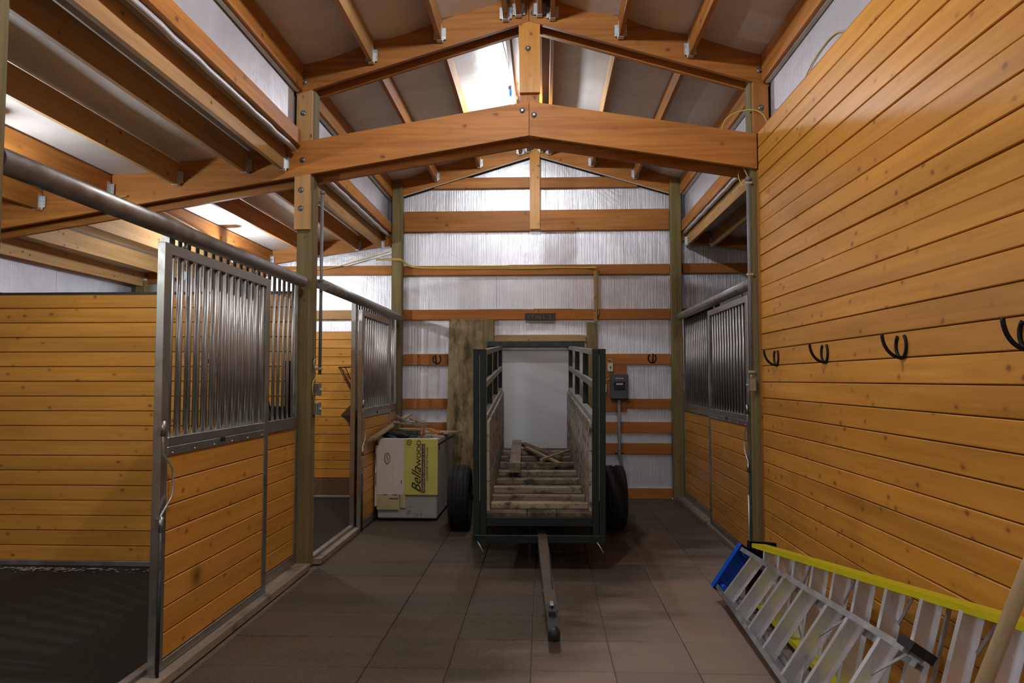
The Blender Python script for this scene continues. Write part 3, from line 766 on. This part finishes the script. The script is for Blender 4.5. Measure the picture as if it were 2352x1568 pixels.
# ================================================================== CHEST FREEZER and its litter
fz = thing('chest_freezer', 'old white chest freezer with stained front, cardboard hung over its end', 'freezer', (-1.545, 8.03, 0))
MB().box(-.335, .335, 0, 1.38, .03, .835, c=.012).build('body', FREEZ, fz)
MB().box(-.345, .345, -.012, 1.392, .85, .915, c=.014).build('lid', FREEZ, fz)
MB().box(-.33, .33, .005, 1.375, .835, .85).build('lid_seal', DARKM, fz)
MB().box(.335, .338, .12, .20, .79, .82).build('badge', DARKM, fz)
for x in (-.28, .28):
    for y in (.06, 1.3):
        MB().lathe([(.02, 0), (.02, .03)], (x, y, 0), 'Z', 10).box(x-.02, x+.02, y-.02, y+.02, .0, .03).build('foot', BLACKP, fz)
cb = thing('cardboard_sheet', 'flattened carton, half white half yellow with printing, hanging over the freezer end', 'cardboard', (-1.54, 8.0, 0))
def sheet(x0, x1, z0, z1, name, m, y=0.0, bulge=.006, slope0=0):
    vs = []; fs = []; nx, nz = 6, 6
    for j in range(nz+1):
        for i in range(nx+1):
            u, v_ = i/nx, j/nz
            x = x0 + (x1-x0)*u; z = z0 + (z1-z0)*v_
            if slope0 and v_ > .7 and u < .01: x += slope0*(v_-.7)
            vs.append((x, y - bulge*math.sin(math.pi*u)*(.4+.6*math.sin(math.pi*v_)), z))
    n = nx+1
    for j in range(nz):
        for i in range(nx): fs.append((j*n+i, j*n+i+1, (j+1)*n+i+1, (j+1)*n+i))
    b = MB(); b.add(vs, fs); m0 = [(x, y_+.004, z) for x, y_, z in vs]; b.add(m0, [f[::-1] for f in fs])
    return b.build(name, m, cb)
sheet(-.34, -.04, .30, .918, 'white_face', CARD, slope0=.06)
sheet(-.37, -.34, .30, .85, 'side_flap', CARD, .012, slope0=.2)
sheet(-.04, .342, .30, .918, 'yellow_face', CARDY)
sheet(-.34, -.09, .135, .298, 'lower_flap', CARDP, -.006, .01)
sheet(-.37, -.345, .17, .298, 'lower_flap', CARD, .01)
sheet(-.08, -.02, .155, .298, 'lower_flap', CARDP, .004)
MB().box(-.34, .34, -.0, .12, .9155, .9195).build('top_face', CARD, cb)
for x in (-.25, -.14): MB().box(x-.025, x+.025, -.0125, -.0085, .297, .303).build('hand_slot', BLACKP, cb)
MB().box(-.20, -.10, -.0185, -.016, .255, .265).build('glue_strip', RUST, cb)
def text(s, size, x, z, m, par, y=-.0085, rot=(math.pi/2, -math.pi/2, 0), shear=0, name='lettering', sx=1):
    cu = bpy.data.curves.new(name, 'FONT'); cu.body = s; cu.size = size; cu.shear = shear; cu.extrude = .0004
    cu.resolution_u = 2; cu.materials.append(m)
    tmp = bpy.data.objects.new(name, cu); COL.objects.link(tmp)
    dg = bpy.context.evaluated_depsgraph_get(); me = bpy.data.meshes.new_from_object(tmp.evaluated_get(dg))
    bpy.data.objects.remove(tmp); me.name = name
    o = bpy.data.objects.new(name, me); link(o, par); o.location = (x, y, z); o.rotation_euler = rot; o.scale = (sx, 1, 1)
    return o
# text reads bottom to top on the carton
text('Bella', .15, .155, .322, TXT, cb, -.0125, shear=.6, sx=.98)
text('WOOD', .072, .155, .618, TXT, cb, -.0125, sx=1.18)
MB().box(.163, .202, -.0105, -.0095, .325, .865).build('print_band', TXTM, cb)
text('PREFINISHED HARDWOOD FLOORS', .033, .196, .333, CARD, cb, -.0125, sx=.985)
text('Certified 50 Year Warranty', .034, .235, .455, TXT, cb, -.0125, sx=.98)
def ring(x, z, rx, rz, par, y, r=.003):
    return MB().tube([(x + rx*math.cos(a), y, z + rz*math.sin(a)) for a in [2*math.pi*k/20 for k in range(20)]], r, 5, closed=True).build('printed_ring', TXT, par)
ring(-.225, .705, .03, .06, cb, -.012); MB().tube([(-.225, -.012, .67), (-.215, -.012, .70), (-.235, -.012, .72), (-.222, -.012, .745)], .003, 5).build('printed_mark', TXT, cb)
ring(.02, .885, .026, .028, cb, -.011); MB().tube([(.008, -.011, .875), (.02, -.011, .895), (.03, -.011, .88)], .003, 5).build('printed_mark', TXT, cb)
for z in (.40, .62): MB().box(-.358, -.352, -.004, .005, z, z+.14).build('printed_mark', RUST, cb)
MB().box(-.155, -.148, -.0115, -.009, .42, .72).build('printed_mark', CARD, cb)
MB().box(-.07, -.062, -.006, -.003, .42, .46).build('printed_mark', TXT, cb)
# scrap on the freezer
def sb(p, q, wd, th, label, m, up=(0, 0, 1), name='scrap_board'):
    p = Vector(p); q = Vector(q); c = (p+q)/2
    o = MB().bar(p-c, q-c, wd, th, up).build(name, m, loc=c); return tag(o, label, 'board', 'scrap wood on the chest freezer')
Z0 = .92
sb((-1.875, 7.72, .94), (-1.77, 9.30, 1.13), .07, .02, 'long lath slanting from the freezer up to the corner post', DRYW['Y'], name='wooden_lath')
sb((-1.89, 7.62, .925), (-1.84, 8.65, 1.005), .05, .014, 'dark thin lath under the long slanting lath', WEATH['Y'], name='wooden_lath')
sb((-1.80, 8.55, 1.06), (-1.38, 8.45, 1.045), .10, .02, 'uppermost flat board across the freezer pile', WEATH['X'])
sb((-1.70, 8.35, 1.005), (-1.32, 8.40, 1.0), .12, .022, 'second flat board down across the freezer pile', DRYW['X'])
sb((-1.60, 8.28, .965), (-1.28, 8.30, .962), .10, .02, 'third flat board down across the freezer pile', WEATH['X'])
sb((-1.56, 8.22, .932), (-1.30, 8.2, .932), .09, .022, 'lowest flat board lying on the freezer lid', DRYW['X'])
sb((-1.395, 8.10, .945), (-1.395, 8.15, 1.035), .065, .02, 'small upright orange wood block in front of the pile', FIR['Z'], (1, 0, 0), 'wood_block')
sb((-1.62, 8.75, 1.10), (-1.42, 8.50, 1.065), .09, .02, 'board tipped up at the back of the freezer pile', DRYW['X'])
sb((-1.85, 8.8, 1.14), (-1.62, 8.75, 1.02), .08, .02, 'dark board tipped up beside the corner post', WEATH['X'])
sb((-1.34, 8.35, 1.0), (-1.20, 8.25, .96), .09, .02, 'reddish offcut leaning right of the wood block', GIRT, name='wood_offcut')
sb((-1.24, 8.6, .94), (-1.10, 8.9, .94), .16, .02, 'pale flat offcut at the right end of the freezer pile', DRYW['X'], name='wood_offcut')
# rumpled black bag under the boards
bm = bmesh.new(); bmesh.ops.create_icosphere(bm, subdivisions=3, radius=1)
for v in bm.verts:
    n = 1 + .22*math.sin(v.co.x*7+v.co.z*3)*math.cos(v.co.y*6)
    v.co = Vector((v.co.x*.25*n, v.co.y*.2*n, max(v.co.z, -.5)*.055*n+.03))
me = bpy.data.meshes.new('plastic_bag'); bm.to_mesh(me); bm.free(); me.materials.append(BLACKP)
o = bpy.data.objects.new('plastic_bag', me); o.location = (-1.66, 8.3, .92); link(o)
tag(o, 'crumpled black plastic bag under the boards on the freezer', 'bag')

# ================================================================== HORSESHOE HOOKS
def shoe(loc, rz, label, s=1.0):
    """flat shoe on wall (local XZ plane, wall towards +Y) with a bent half shoe as hook towards -Y"""
    t = thing('horseshoe_hook', label, 'hook', loc, (0, 0, rz), 'horseshoe hooks')
    ang = [math.radians(130 + 280*k/20) for k in range(21)]
    pts = [(w_*.052*math.cos(a)*1.0, -.006, .062*math.sin(a)) for a in ang for w_ in (1,)]
    b = MB()
    b.tube(pts, .0085, 8).build('wall_shoe', IRON, t)
    hook = [(0, -.006 - .092*math.sin(a), .062 - .122*math.cos(a)) for a in [math.radians(88*k/14) for k in range(15)]]
    MB().tube(hook, .009, 8).build('bent_hook', IRON, t)
    return t
for y, nm in ((5.57, 'horseshoe hook on the right plank wall closest to the grey conduit'), (4.62, 'second horseshoe hook along the right plank wall from the conduit'),
              (3.643, 'third horseshoe hook along the right plank wall from the conduit'), (2.70, 'large horseshoe hook at the right plank wall cut by the frame edge')):
    shoe((1.782, y, 1.757), -math.pi/2, nm)
shoe((-1.466, 9.665, 1.862), 0, 'horseshoe hook on the back wall left of the mouldy board')
shoe((1.44, 9.665, 1.872), 0, 'horseshoe hook on the back wall between panel and corner post')

# ================================================================== SIGN
sg = thing('name_board', 'small weathered dark lettered board above the white door', 'sign', (-.061, 9.665, 2.433))
MB().box(-.204, .204, -.02, 0, -.048, .048, c=.003).build('board', SIGNM, sg)
text('STALL 2', .078, -.175, -.028, SIGNT, sg, -.022, rot=(math.pi/2, 0, 0), name='lettering', sx=1.22)
MB().box(-.20, .20, -.012, 0, -.078, -.050).build('backing_strip', WEATH['X'], sg)

# ================================================================== ELECTRICS
ep = thing('breaker_panel', 'grey breaker panel on the back wall with conduit below', 'electric panel', (.992, 9.655, 1.33))
MB().box(-.115, .115, -.11, 0, 0, .325, c=.006).build('cabinet', GREYB, ep)
MB().box(-.075, .075, -.114, -.11, .115, .225).build('breaker_bay', BLACKP, ep)
MB().box(-.045, .045, -.118, -.114, .185, .205).build('main_label', WHITEPL, ep)
for k in (-1, 0, 1): MB().box(k*.035-.013, k*.035+.013, -.1125, -.11, .262, .276).build('rating_sticker', WHITEPL, ep)
for k in (-1, 1): MB().box(k*.05-.015, k*.05+.015, -.122, -.114, .13, .17).build('breaker', DARKM, ep)
MB().tube([(0, -.05, 0), (.0, -.05, -.72), (.02, -.05, -.84), (.055, -.03, -1.05), (.06, -.03, -1.33)], .021, 12).build('conduit', PVC, ep)
MB().box(-.06, .06, -.052, -.03, -.735, -.715).build('conduit_strap', DARKM, ep)
o = thing('light_switch', 'white light switch above left of the breaker panel', 'switch', (.881, 9.655, 1.747))
MB().box(-.037, .037, -.03, 0, -.057, .057, c=.005).build('plate', WHITEPL, o); MB().box(-.006, .006, -.04, -.03, -.012, .014).build('toggle', BLACKP, o)
o = thing('outlet_box', 'white outlet box left of the breaker panel', 'outlet', (.795, 9.655, 1.47))
MB().box(-.03, .035, -.035, 0, -.06, .05, c=.005).build('box', WHITEPL, o); MB().box(-.012, .012, -.037, -.035, -.02, .02).build('socket', GREYB, o)
def cable(pts, r, m, name, label, cat='cable'):
    o = MB().tube(pts, r, 6).build(name, m); return tag(o, label, cat)
def smooth(pts, n=6):
    P_ = [Vector(p) for p in pts]; out = []
    for i in range(len(P_)-1):
        p0 = P_[max(i-1, 0)]; p1 = P_[i]; p2 = P_[i+1]; p3 = P_[min(i+2, len(P_)-1)]
        for k in range(n):
            t_ = k/n; out.append(.5*((2*p1) + (-p0+p2)*t_ + (2*p0-5*p1+4*p2-p3)*t_*t_ + (-p0+3*p1-3*p2+p3)*t_**3))
    out.append(P_[-1]); return out
cable(smooth([(.848, 9.65, 1.86), (.90, 9.64, 1.85), (.905, 9.645, 1.80)]), .005, WHITEPL, 'switch_cable', 'short white wire curving into the light switch')
cable(smooth([(.78, 9.64, 1.52), (.83, 9.63, 1.58), (.88, 9.64, 1.60)]), .005, WHITEPL, 'panel_cable', 'short white wire running into the side of the breaker panel')
st = MB().box(-.022, .022, -.04, 0, 0, .69, c=.002).build('wood_strip', PLIGHT['Z'], loc=(.688, 9.663, 2.365)); tag(st, 'narrow vertical wood strip between two girts above the door post', 'wood strip')
for j, dz in enumerate((0, .012, -.010)):
    cable(smooth([(-2.3, 9.60, 3.22+dz), (-1.97, 9.53, 3.21+dz), (-1.90, 9.60, 3.17+dz), (-1.75, 9.652, 3.118+dz*.5), (-1.2, 9.655, 3.105+dz), (-.75, 9.655, 3.11+dz*1.6),
                  (-.2, 9.655, 3.10+dz), (.2, 9.655, 3.105+dz*.5), (.55, 9.655, 3.10+dz*.4), (.69, 9.61, 3.095+dz*.3), (.722, 9.64, 3.06), (.722, 9.65, 2.9), (.722+.004*j, 9.65, 2.45)]), .006, CABLE,
          'yellow_cable', ('yellow cable stapled along the upper girt of the back wall', 'topmost strand of yellow cable on the upper back girt', 'lowest strand of yellow cable on the upper back girt')[j])
cable(smooth([(-3.75, 9.58, 3.06), (-3.0, 9.60, 3.10), (-2.5, 9.60, 3.22), (-2.1, 9.55, 3.32)]), .007, CABLE, 'yellow_cable', 'cable looping under the rafter behind the far left stall')
# left post conduit, switches, pulley
cd = thing('post_conduit', 'grey conduit running down the left timber post to two boxes', 'conduit', (-1.972, 6.19, 1.63))
MB().tube([(0, 0, 0), (0, 0, 1.62)], .0145, 12).build('pipe', PVC, cd)
MB().lathe([(.0145, 1.60), (.021, 1.60), (.021, 1.63), (.0145, 1.63)], (0, 0, 0), 'Z', 14).build('coupling', PVC, cd)
for z in (.05, .83): MB().box(-.035, .02, -.02, .02, z-.01, z+.01, c=.003).build('strap', HANG, cd)
for z, nm in ((1.50, 'upper grey electrical box on the left timber post'), (1.335, 'lower grey electrical box on the left timber post')):
    o = thing('junction_box', nm, 'electrical box', (-1.99, 6.09, z))
    MB().box(.0, .05, -.035, .035, -.05, .05, c=.004).build('box', GALV, o); MB().box(.05, .055, -.038, .038, -.055, .055).build('cover', PVC, o)
    MB().box(.055, .07, -.008, .008, -.005, .012).build('toggle', WHITEPL, o)
cable(smooth([(-1.985, 6.15, 1.62), (-1.978, 6.03, 1.56), (-1.978, 6.02, 1.48), (-1.982, 6.07, 1.42), (-1.982, 6.09, 1.38)]), .005, CABLE, 'yellow_cable', 'short yellow cable linking the two boxes on the left post')
o = thing('tie_ring', 'metal tie ring with clip on the left timber post', 'ring', (-1.985, 6.05, 1.72))
MB().tube([(0.012, .022*math.cos(a), .04*math.sin(a)) for a in [2*math.pi*k/20 for k in range(20)]], .005, 8, closed=True).build('ring', HANG, o)
MB().box(0, .008, -.02, .02, .035, .055, c=.002).build('mount_plate', BOLT, o)
cd = thing('post_conduit', 'grey conduit running down the right timber post to a switch box', 'conduit', (1.706, 5.99, 1.63))
MB().tube([(0, 0, 0), (0, 0, 1.64)], .0155, 12).build('pipe', PVC, cd)
MB().lathe([(.0155, 1.62), (.022, 1.62), (.022, 1.65), (.0155, 1.65)], (0, 0, 0), 'Z', 14).build('coupling', PVC, cd)
for z in (.02, .83, 1.6): MB().box(-.02, .03, -.018, .02, z-.01, z+.01, c=.003).build('strap', HANG, cd)
o = thing('junction_box', 'metal switch box below the right conduit', 'electrical box', (1.708, 5.985, 1.545))
MB().box(-.03, .03, -.025, .014, -.055, .055, c=.004).build('box', GALV, o); MB().box(-.035, -.03, -.03, .014, -.06, .06).build('cover', PVC, o)
MB().box(-.05, -.035, -.01, .0, -.006, .006).build('toggle', WHITEPL, o)
cable([(1.706, 5.99, 1.60), (1.706, 5.99, 1.64)], .012, CABLE, 'yellow_cable', 'short yellow cable between the right conduit and its switch box')
cable(smooth([(1.50, 6.02, 3.70), (1.54, 6.03, 3.79), (1.63, 6.0, 3.84), (1.74, 5.95, 3.84), (1.82, 5.93, 3.79), (1.86, 5.92, 3.70)]), .006, CABLE, 'yellow_cable', 'yellow cable arching over the end of the lower rafter at the right post')
cable(smooth([(1.66, 6.1, 3.36), (1.645, 6.05, 3.30), (1.66, 6.0, 3.22), (1.70, 5.98, 3.22), (1.706, 5.985, 3.27), (1.68, 6.02, 3.37)]), .005, CABLE, 'yellow_cable', 'small cable loop at the top of the right conduit')
cable(smooth([(1.878, 5.3, 3.66), (1.88, 5.0, 3.80), (1.88, 4.6, 3.82), (1.87, 4.3, 3.67)]), .005, CABLE, 'yellow_cable', 'yellow cable bowing up over the top of the right plank wall')
# left lean-to wiring on the lamp purlin
cable(smooth([(-3.735, 6.2, 3.24), (-3.735, 7.0, 3.22), (-3.735, 7.7, 3.17), (-3.735, 7.98, 3.10)]), .005, CABLE, 'yellow_cable', 'yellow cable along the purlin up to the far stall lamp')
cable(smooth([(-3.735, 8.15, 3.12), (-3.735, 8.6, 3.17), (-3.735, 9.1, 3.15), (-3.735, 9.55, 3.22)]), .005, CABLE, 'yellow_cable', 'yellow cable along the purlin beyond the far stall lamp')
cable(smooth([(-3.79, 5.5, 3.16), (-3.76, 5.93, 3.17), (-3.70, 5.955, 3.165), (-3.60, 5.93, 3.17)]), .007, CABLE, 'yellow_cable', 'yellow cable stub crossing a rafter above the nearest left stall')
cable(smooth([(-.40, 6.2, 4.72), (-.36, 6.8, 4.70), (-.345, 7.3, 4.71), (-.345, 7.7, 4.68)]), .005, CABLE, 'yellow_cable', 'cable along the ridge purlin towards the far ridge lamp')

# ================================================================== LAMPS
LB = {'ridge_far': 'bare bulb beside the ridge over the loading chute, hidden behind the king post', 'ridge_near': 'bare bulb beside the ridge over the near aisle',
      'ridge_behind_fill': 'added fill bulb beside the ridge behind the camera', 'lean_far': 'bare bulb under the left roof above the far stall', 'lean_near': 'bare bulb under the left roof above the nearest stall', 'lean_behind_fill': 'added fill bulb under the left roof behind the camera'}
for k, (p, wt) in LAMPS.items():
    o = thing('ceiling_bulb', LB[k], 'lamp', p)
    MB().lathe([(0, -.052), (.016, -.048), (.028, -.03), (.03, -.012), (.022, .012), (.014, .03), (.014, .04)], (0, 0, 0), 'Z', 16).build('bulb', BULB, o)
    MB().lathe([(.02, .04), (.024, .045), (.024, .075), (.045, .08), (.045, .11), (0, .11)], (0, 0, 0), 'Z', 16).build('socket', WHITEPL if 'ridge' in k else BLUEPL, o)
    if 'lean' in k:
        MB().box(-.10, -.02, -.045, .045, .04, .13, c=.006).build('mounting_box', BLUEPL, o); MB().box(-.13, -.10, -.04, .04, .06, .25).build('mounting_board', PLIGHT['Z'], o)
    else:
        MB().box(-.045, .0, -.04, .04, .09, .18, c=.006).build('mounting_box', BLUEPL, o)
    ld = bpy.data.lights.new('bulb_light', 'POINT'); ld.energy = wt; ld.shadow_soft_size = .035; ld.color = (.95, .99, 1.05)
    lo = bpy.data.objects.new('bulb_light', ld); link(lo, o); lo.location = (0, 0, -.09)

# ================================================================== LADDERS
def ladder(label, lo0, lo1, up0, up1, tread_ts, mr, capmat, name, depth=.10, rail=.07, feet=True, capw=.028):
    """step ladder lying on its side. lo0/up0: cap end of lower and upper rail, lo1/up1: feet end"""
    lo0, lo1, up0, up1 = map(Vector, (lo0, lo1, up0, up1))
    org = (lo0+up0)/2
    t = thing(name, label, 'ladder', org)
    A0, A1, B0, B1 = lo0-org, lo1-org, up0-org, up1-org
    ax = ((A1-A0).normalized() + (B1-B0).normalized()).normalized()
    acr = (B0-A0); acr = (acr - ax*acr.dot(ax)).normalized()
    nrm = ax.cross(acr).normalized()
    if nrm.x > 0: nrm = -nrm          # towards the aisle
    def channel(p, q, s, nm, m, off=0, dep=depth):
        # C channel: web faces outwards (s*acr), flanges inward
        d = nrm*off
        b = MB()
        mid = (p+q)/2
        u = acr
        def quadbar(c0, c1, hw, hd):   # bar with half extents hw along acr, hd along nrm
            vs = [c + u*a*hw + nrm*e*hd for c in (c0, c1) for a, e in ((-1, -1), (1, -1), (1, 1), (-1, 1))]
            b.add(vs, [(0, 3, 2, 1), (4, 5, 6, 7), (0, 1, 5, 4), (1, 2, 6, 5), (2, 3, 7, 6), (3, 0, 4, 7)])
        quadbar(p+d, q+d, .002, dep/2)
        for e in (-1, 1): quadbar(p+d - u*s*.014 + nrm*e*(dep/2-.002), q+d - u*s*.014 + nrm*e*(dep/2-.002), .013, .002)
        return b.build(nm, m, t)
    channel(A0, A1, -1, 'side_rail', mr); channel(B0, B1, 1, 'side_rail', mr)
    # folded rear section a little nearer the wall
    ro = -.075
    channel(A0+acr*.03, A1+acr*.03 - ax*.05, -1, 'rear_rail', mr, ro, .035); channel(B0-acr*.03, B1-acr*.03 - ax*.05, 1, 'rear_rail', mr, ro, .035)
    for i, ts in enumerate(tread_ts):
        p = A0 + (A1-A0)*ts + acr*.004; q = B0 + (B1-B0)*ts - acr*.004
        b = MB(); hd = depth/2 - .004
        # tread seen from below: channel with front and back lips
        for (a0, a1, e0, e1) in ((0, .003, -hd, hd), (.003, .026, -hd, -hd+.0025), (.003, .026, hd-.0025, hd)):
            vs = [c - ax*0 + ax*a + nrm*e for c in (p, q) for a, e in ((a0, e0), (a1, e0), (a1, e1), (a0, e1))]
            b.add(vs, [(0, 3, 2, 1), (4, 5, 6, 7), (0, 1, 5, 4), (1, 2, 6, 5), (2, 3, 7, 6), (3, 0, 4, 7)])
        tr_ = b.build('tread', ALU, t)
        W_ = (q-p).length
        if i % 3 == 1:
            rp = p + nrm*ro + ax*.02; rq = q + nrm*ro + ax*.02
            MB().bar(rp, rq, .022, .010, nrm).build('rear_brace', ALUD, t)
        if W_ > .43 and i % 2 == 0:
            for (c, o_) in ((p, acr), (q, -acr)):
                MB().bar(c + o_*.17 + ax*.03, c + ax*.17, .016, .004, nrm).build('knee_brace', ALUD, tr_)
    # moulded cap
    c = (A0+B0)/2; w_ = (B0-A0).length/2 + .012
    b = MB()
    e0 = c - ax*.045; e1 = c + ax*capw
    vs = [cc + acr*a*w_*k + nrm*e for cc, k in ((e0, 1), (e1, 1.02)) for a, e in ((-1, -.125), (1, -.125), (1, .058), (-1, .058))]
    b.add(vs, [(0, 3, 2, 1), (0, 1, 5, 4), (1, 2, 6, 5), (2, 3, 7, 6), (3, 0, 4, 7)])
    vs2 = [cc + acr*a*(w_-.01)*k + nrm*e for cc, k in ((e0+ax*.012, 1), (e1, 1.02)) for a, e in ((-1, -.118), (1, -.118), (1, .051), (-1, .051))]
    b.add(vs2, [(0, 1, 2, 3), (0, 4, 5, 1), (1, 5, 6, 2), (2, 6, 7, 3), (3, 7, 4, 0)])
    b.build('top_cap', capmat, t)
    for a in (-.78, .78):     # through holes / ribs under the cap
        MB().tube([c + acr*a*w_ - ax*.03 + nrm*.0, c + acr*a*w_ + ax*.07], .022, 14).build('cap_boss', capmat, t)
    for a in (-.35, 0, .35):
        MB().bar(c + acr*a*w_ - ax*.03 - nrm*.07, c + acr*(a+.12)*w_ - ax*.03 + nrm*.045, .06, .006, acr).build('cap_rib', capmat, t)
    if feet:
        for q, s in ((A1, -1), (B1, 1)):
            b = MB()
            b.add([q + ax*a + acr*(s*.012 + e*.02) + nrm*f for a in (-.06, .045) for e in (-1, 1) for f in (-.055, .05)],
                  [(0, 1, 3, 2), (4, 6, 7, 5), (0, 4, 5, 1), (2, 3, 7, 6), (0, 2, 6, 4), (1, 5, 7, 3)])
            b.build('rubber_foot', BLACKP, t)
    return t
YLO0, YLO1, YUP0, YUP1 = (1.475, 5.15, .055), (1.452, 2.30, .05), (1.50, 5.22, .425), (1.715, 2.35, .775)
# tread positions as fractions of the rail length
ty_ = [0.089, 0.176, 0.257, 0.346, 0.436, 0.522, 0.613, 0.708, 0.798, 0.881]
ladder('yellow fibreglass step ladder with aluminium treads lying against the right plank wall', YLO0, YLO1, YUP0, YUP1,
       ty_, YELLOWF, BLACKP, 'step_ladder')
ALO0, ALO1, AUP0, AUP1 = (1.235, 5.22, .11), (1.205, 3.02, .03), (1.42, 5.16, .385), (1.485, 3.0, .495)
ta_ = [0.106, 0.252, 0.381, 0.514, 0.661, 0.766, 0.907]
ladder('aluminium step ladder with blue top cap lying in front of the yellow one', ALO0, ALO1, AUP0, AUP1, ta_, ALUD, BLUEP, 'step_ladder', depth=.095, rail=.06, capw=.03)
po = thing('wooden_pole', 'round wooden pole leaning in the lower right corner', 'pole', (.69, 1.8, 0))
MB().tube([(0, 0, .01), (1.045, 0, 2.50)], .0175, 16).build('shaft', POLEW, po)
MB().lathe([(.019, 0), (.021, .01), (.021, .06), (.018, .065)], (0, 0, 0), 'Z', 16).build('ferrule', ALUD, po)

# pale shavings on the stall ground by the divider
sv = MB()
for i in range(260):
    x = -4.25 + random.gauss(0, .38); y = 5.93 - abs(random.gauss(0, .05)); a = random.random()*3.1; r_ = random.uniform(.006, .022)
    z = random.uniform(.001, .006)
    sv.add([(x+r_*cos(a+k*1.57), y+r_*.6*sin(a+k*1.57), z) for k in range(4)], [(0, 1, 2, 3)])
tag(sv.build('wood_shavings', STRAW), 'pale scattered shavings along the foot of the left plank divider', 'shavings', kind='stuff')
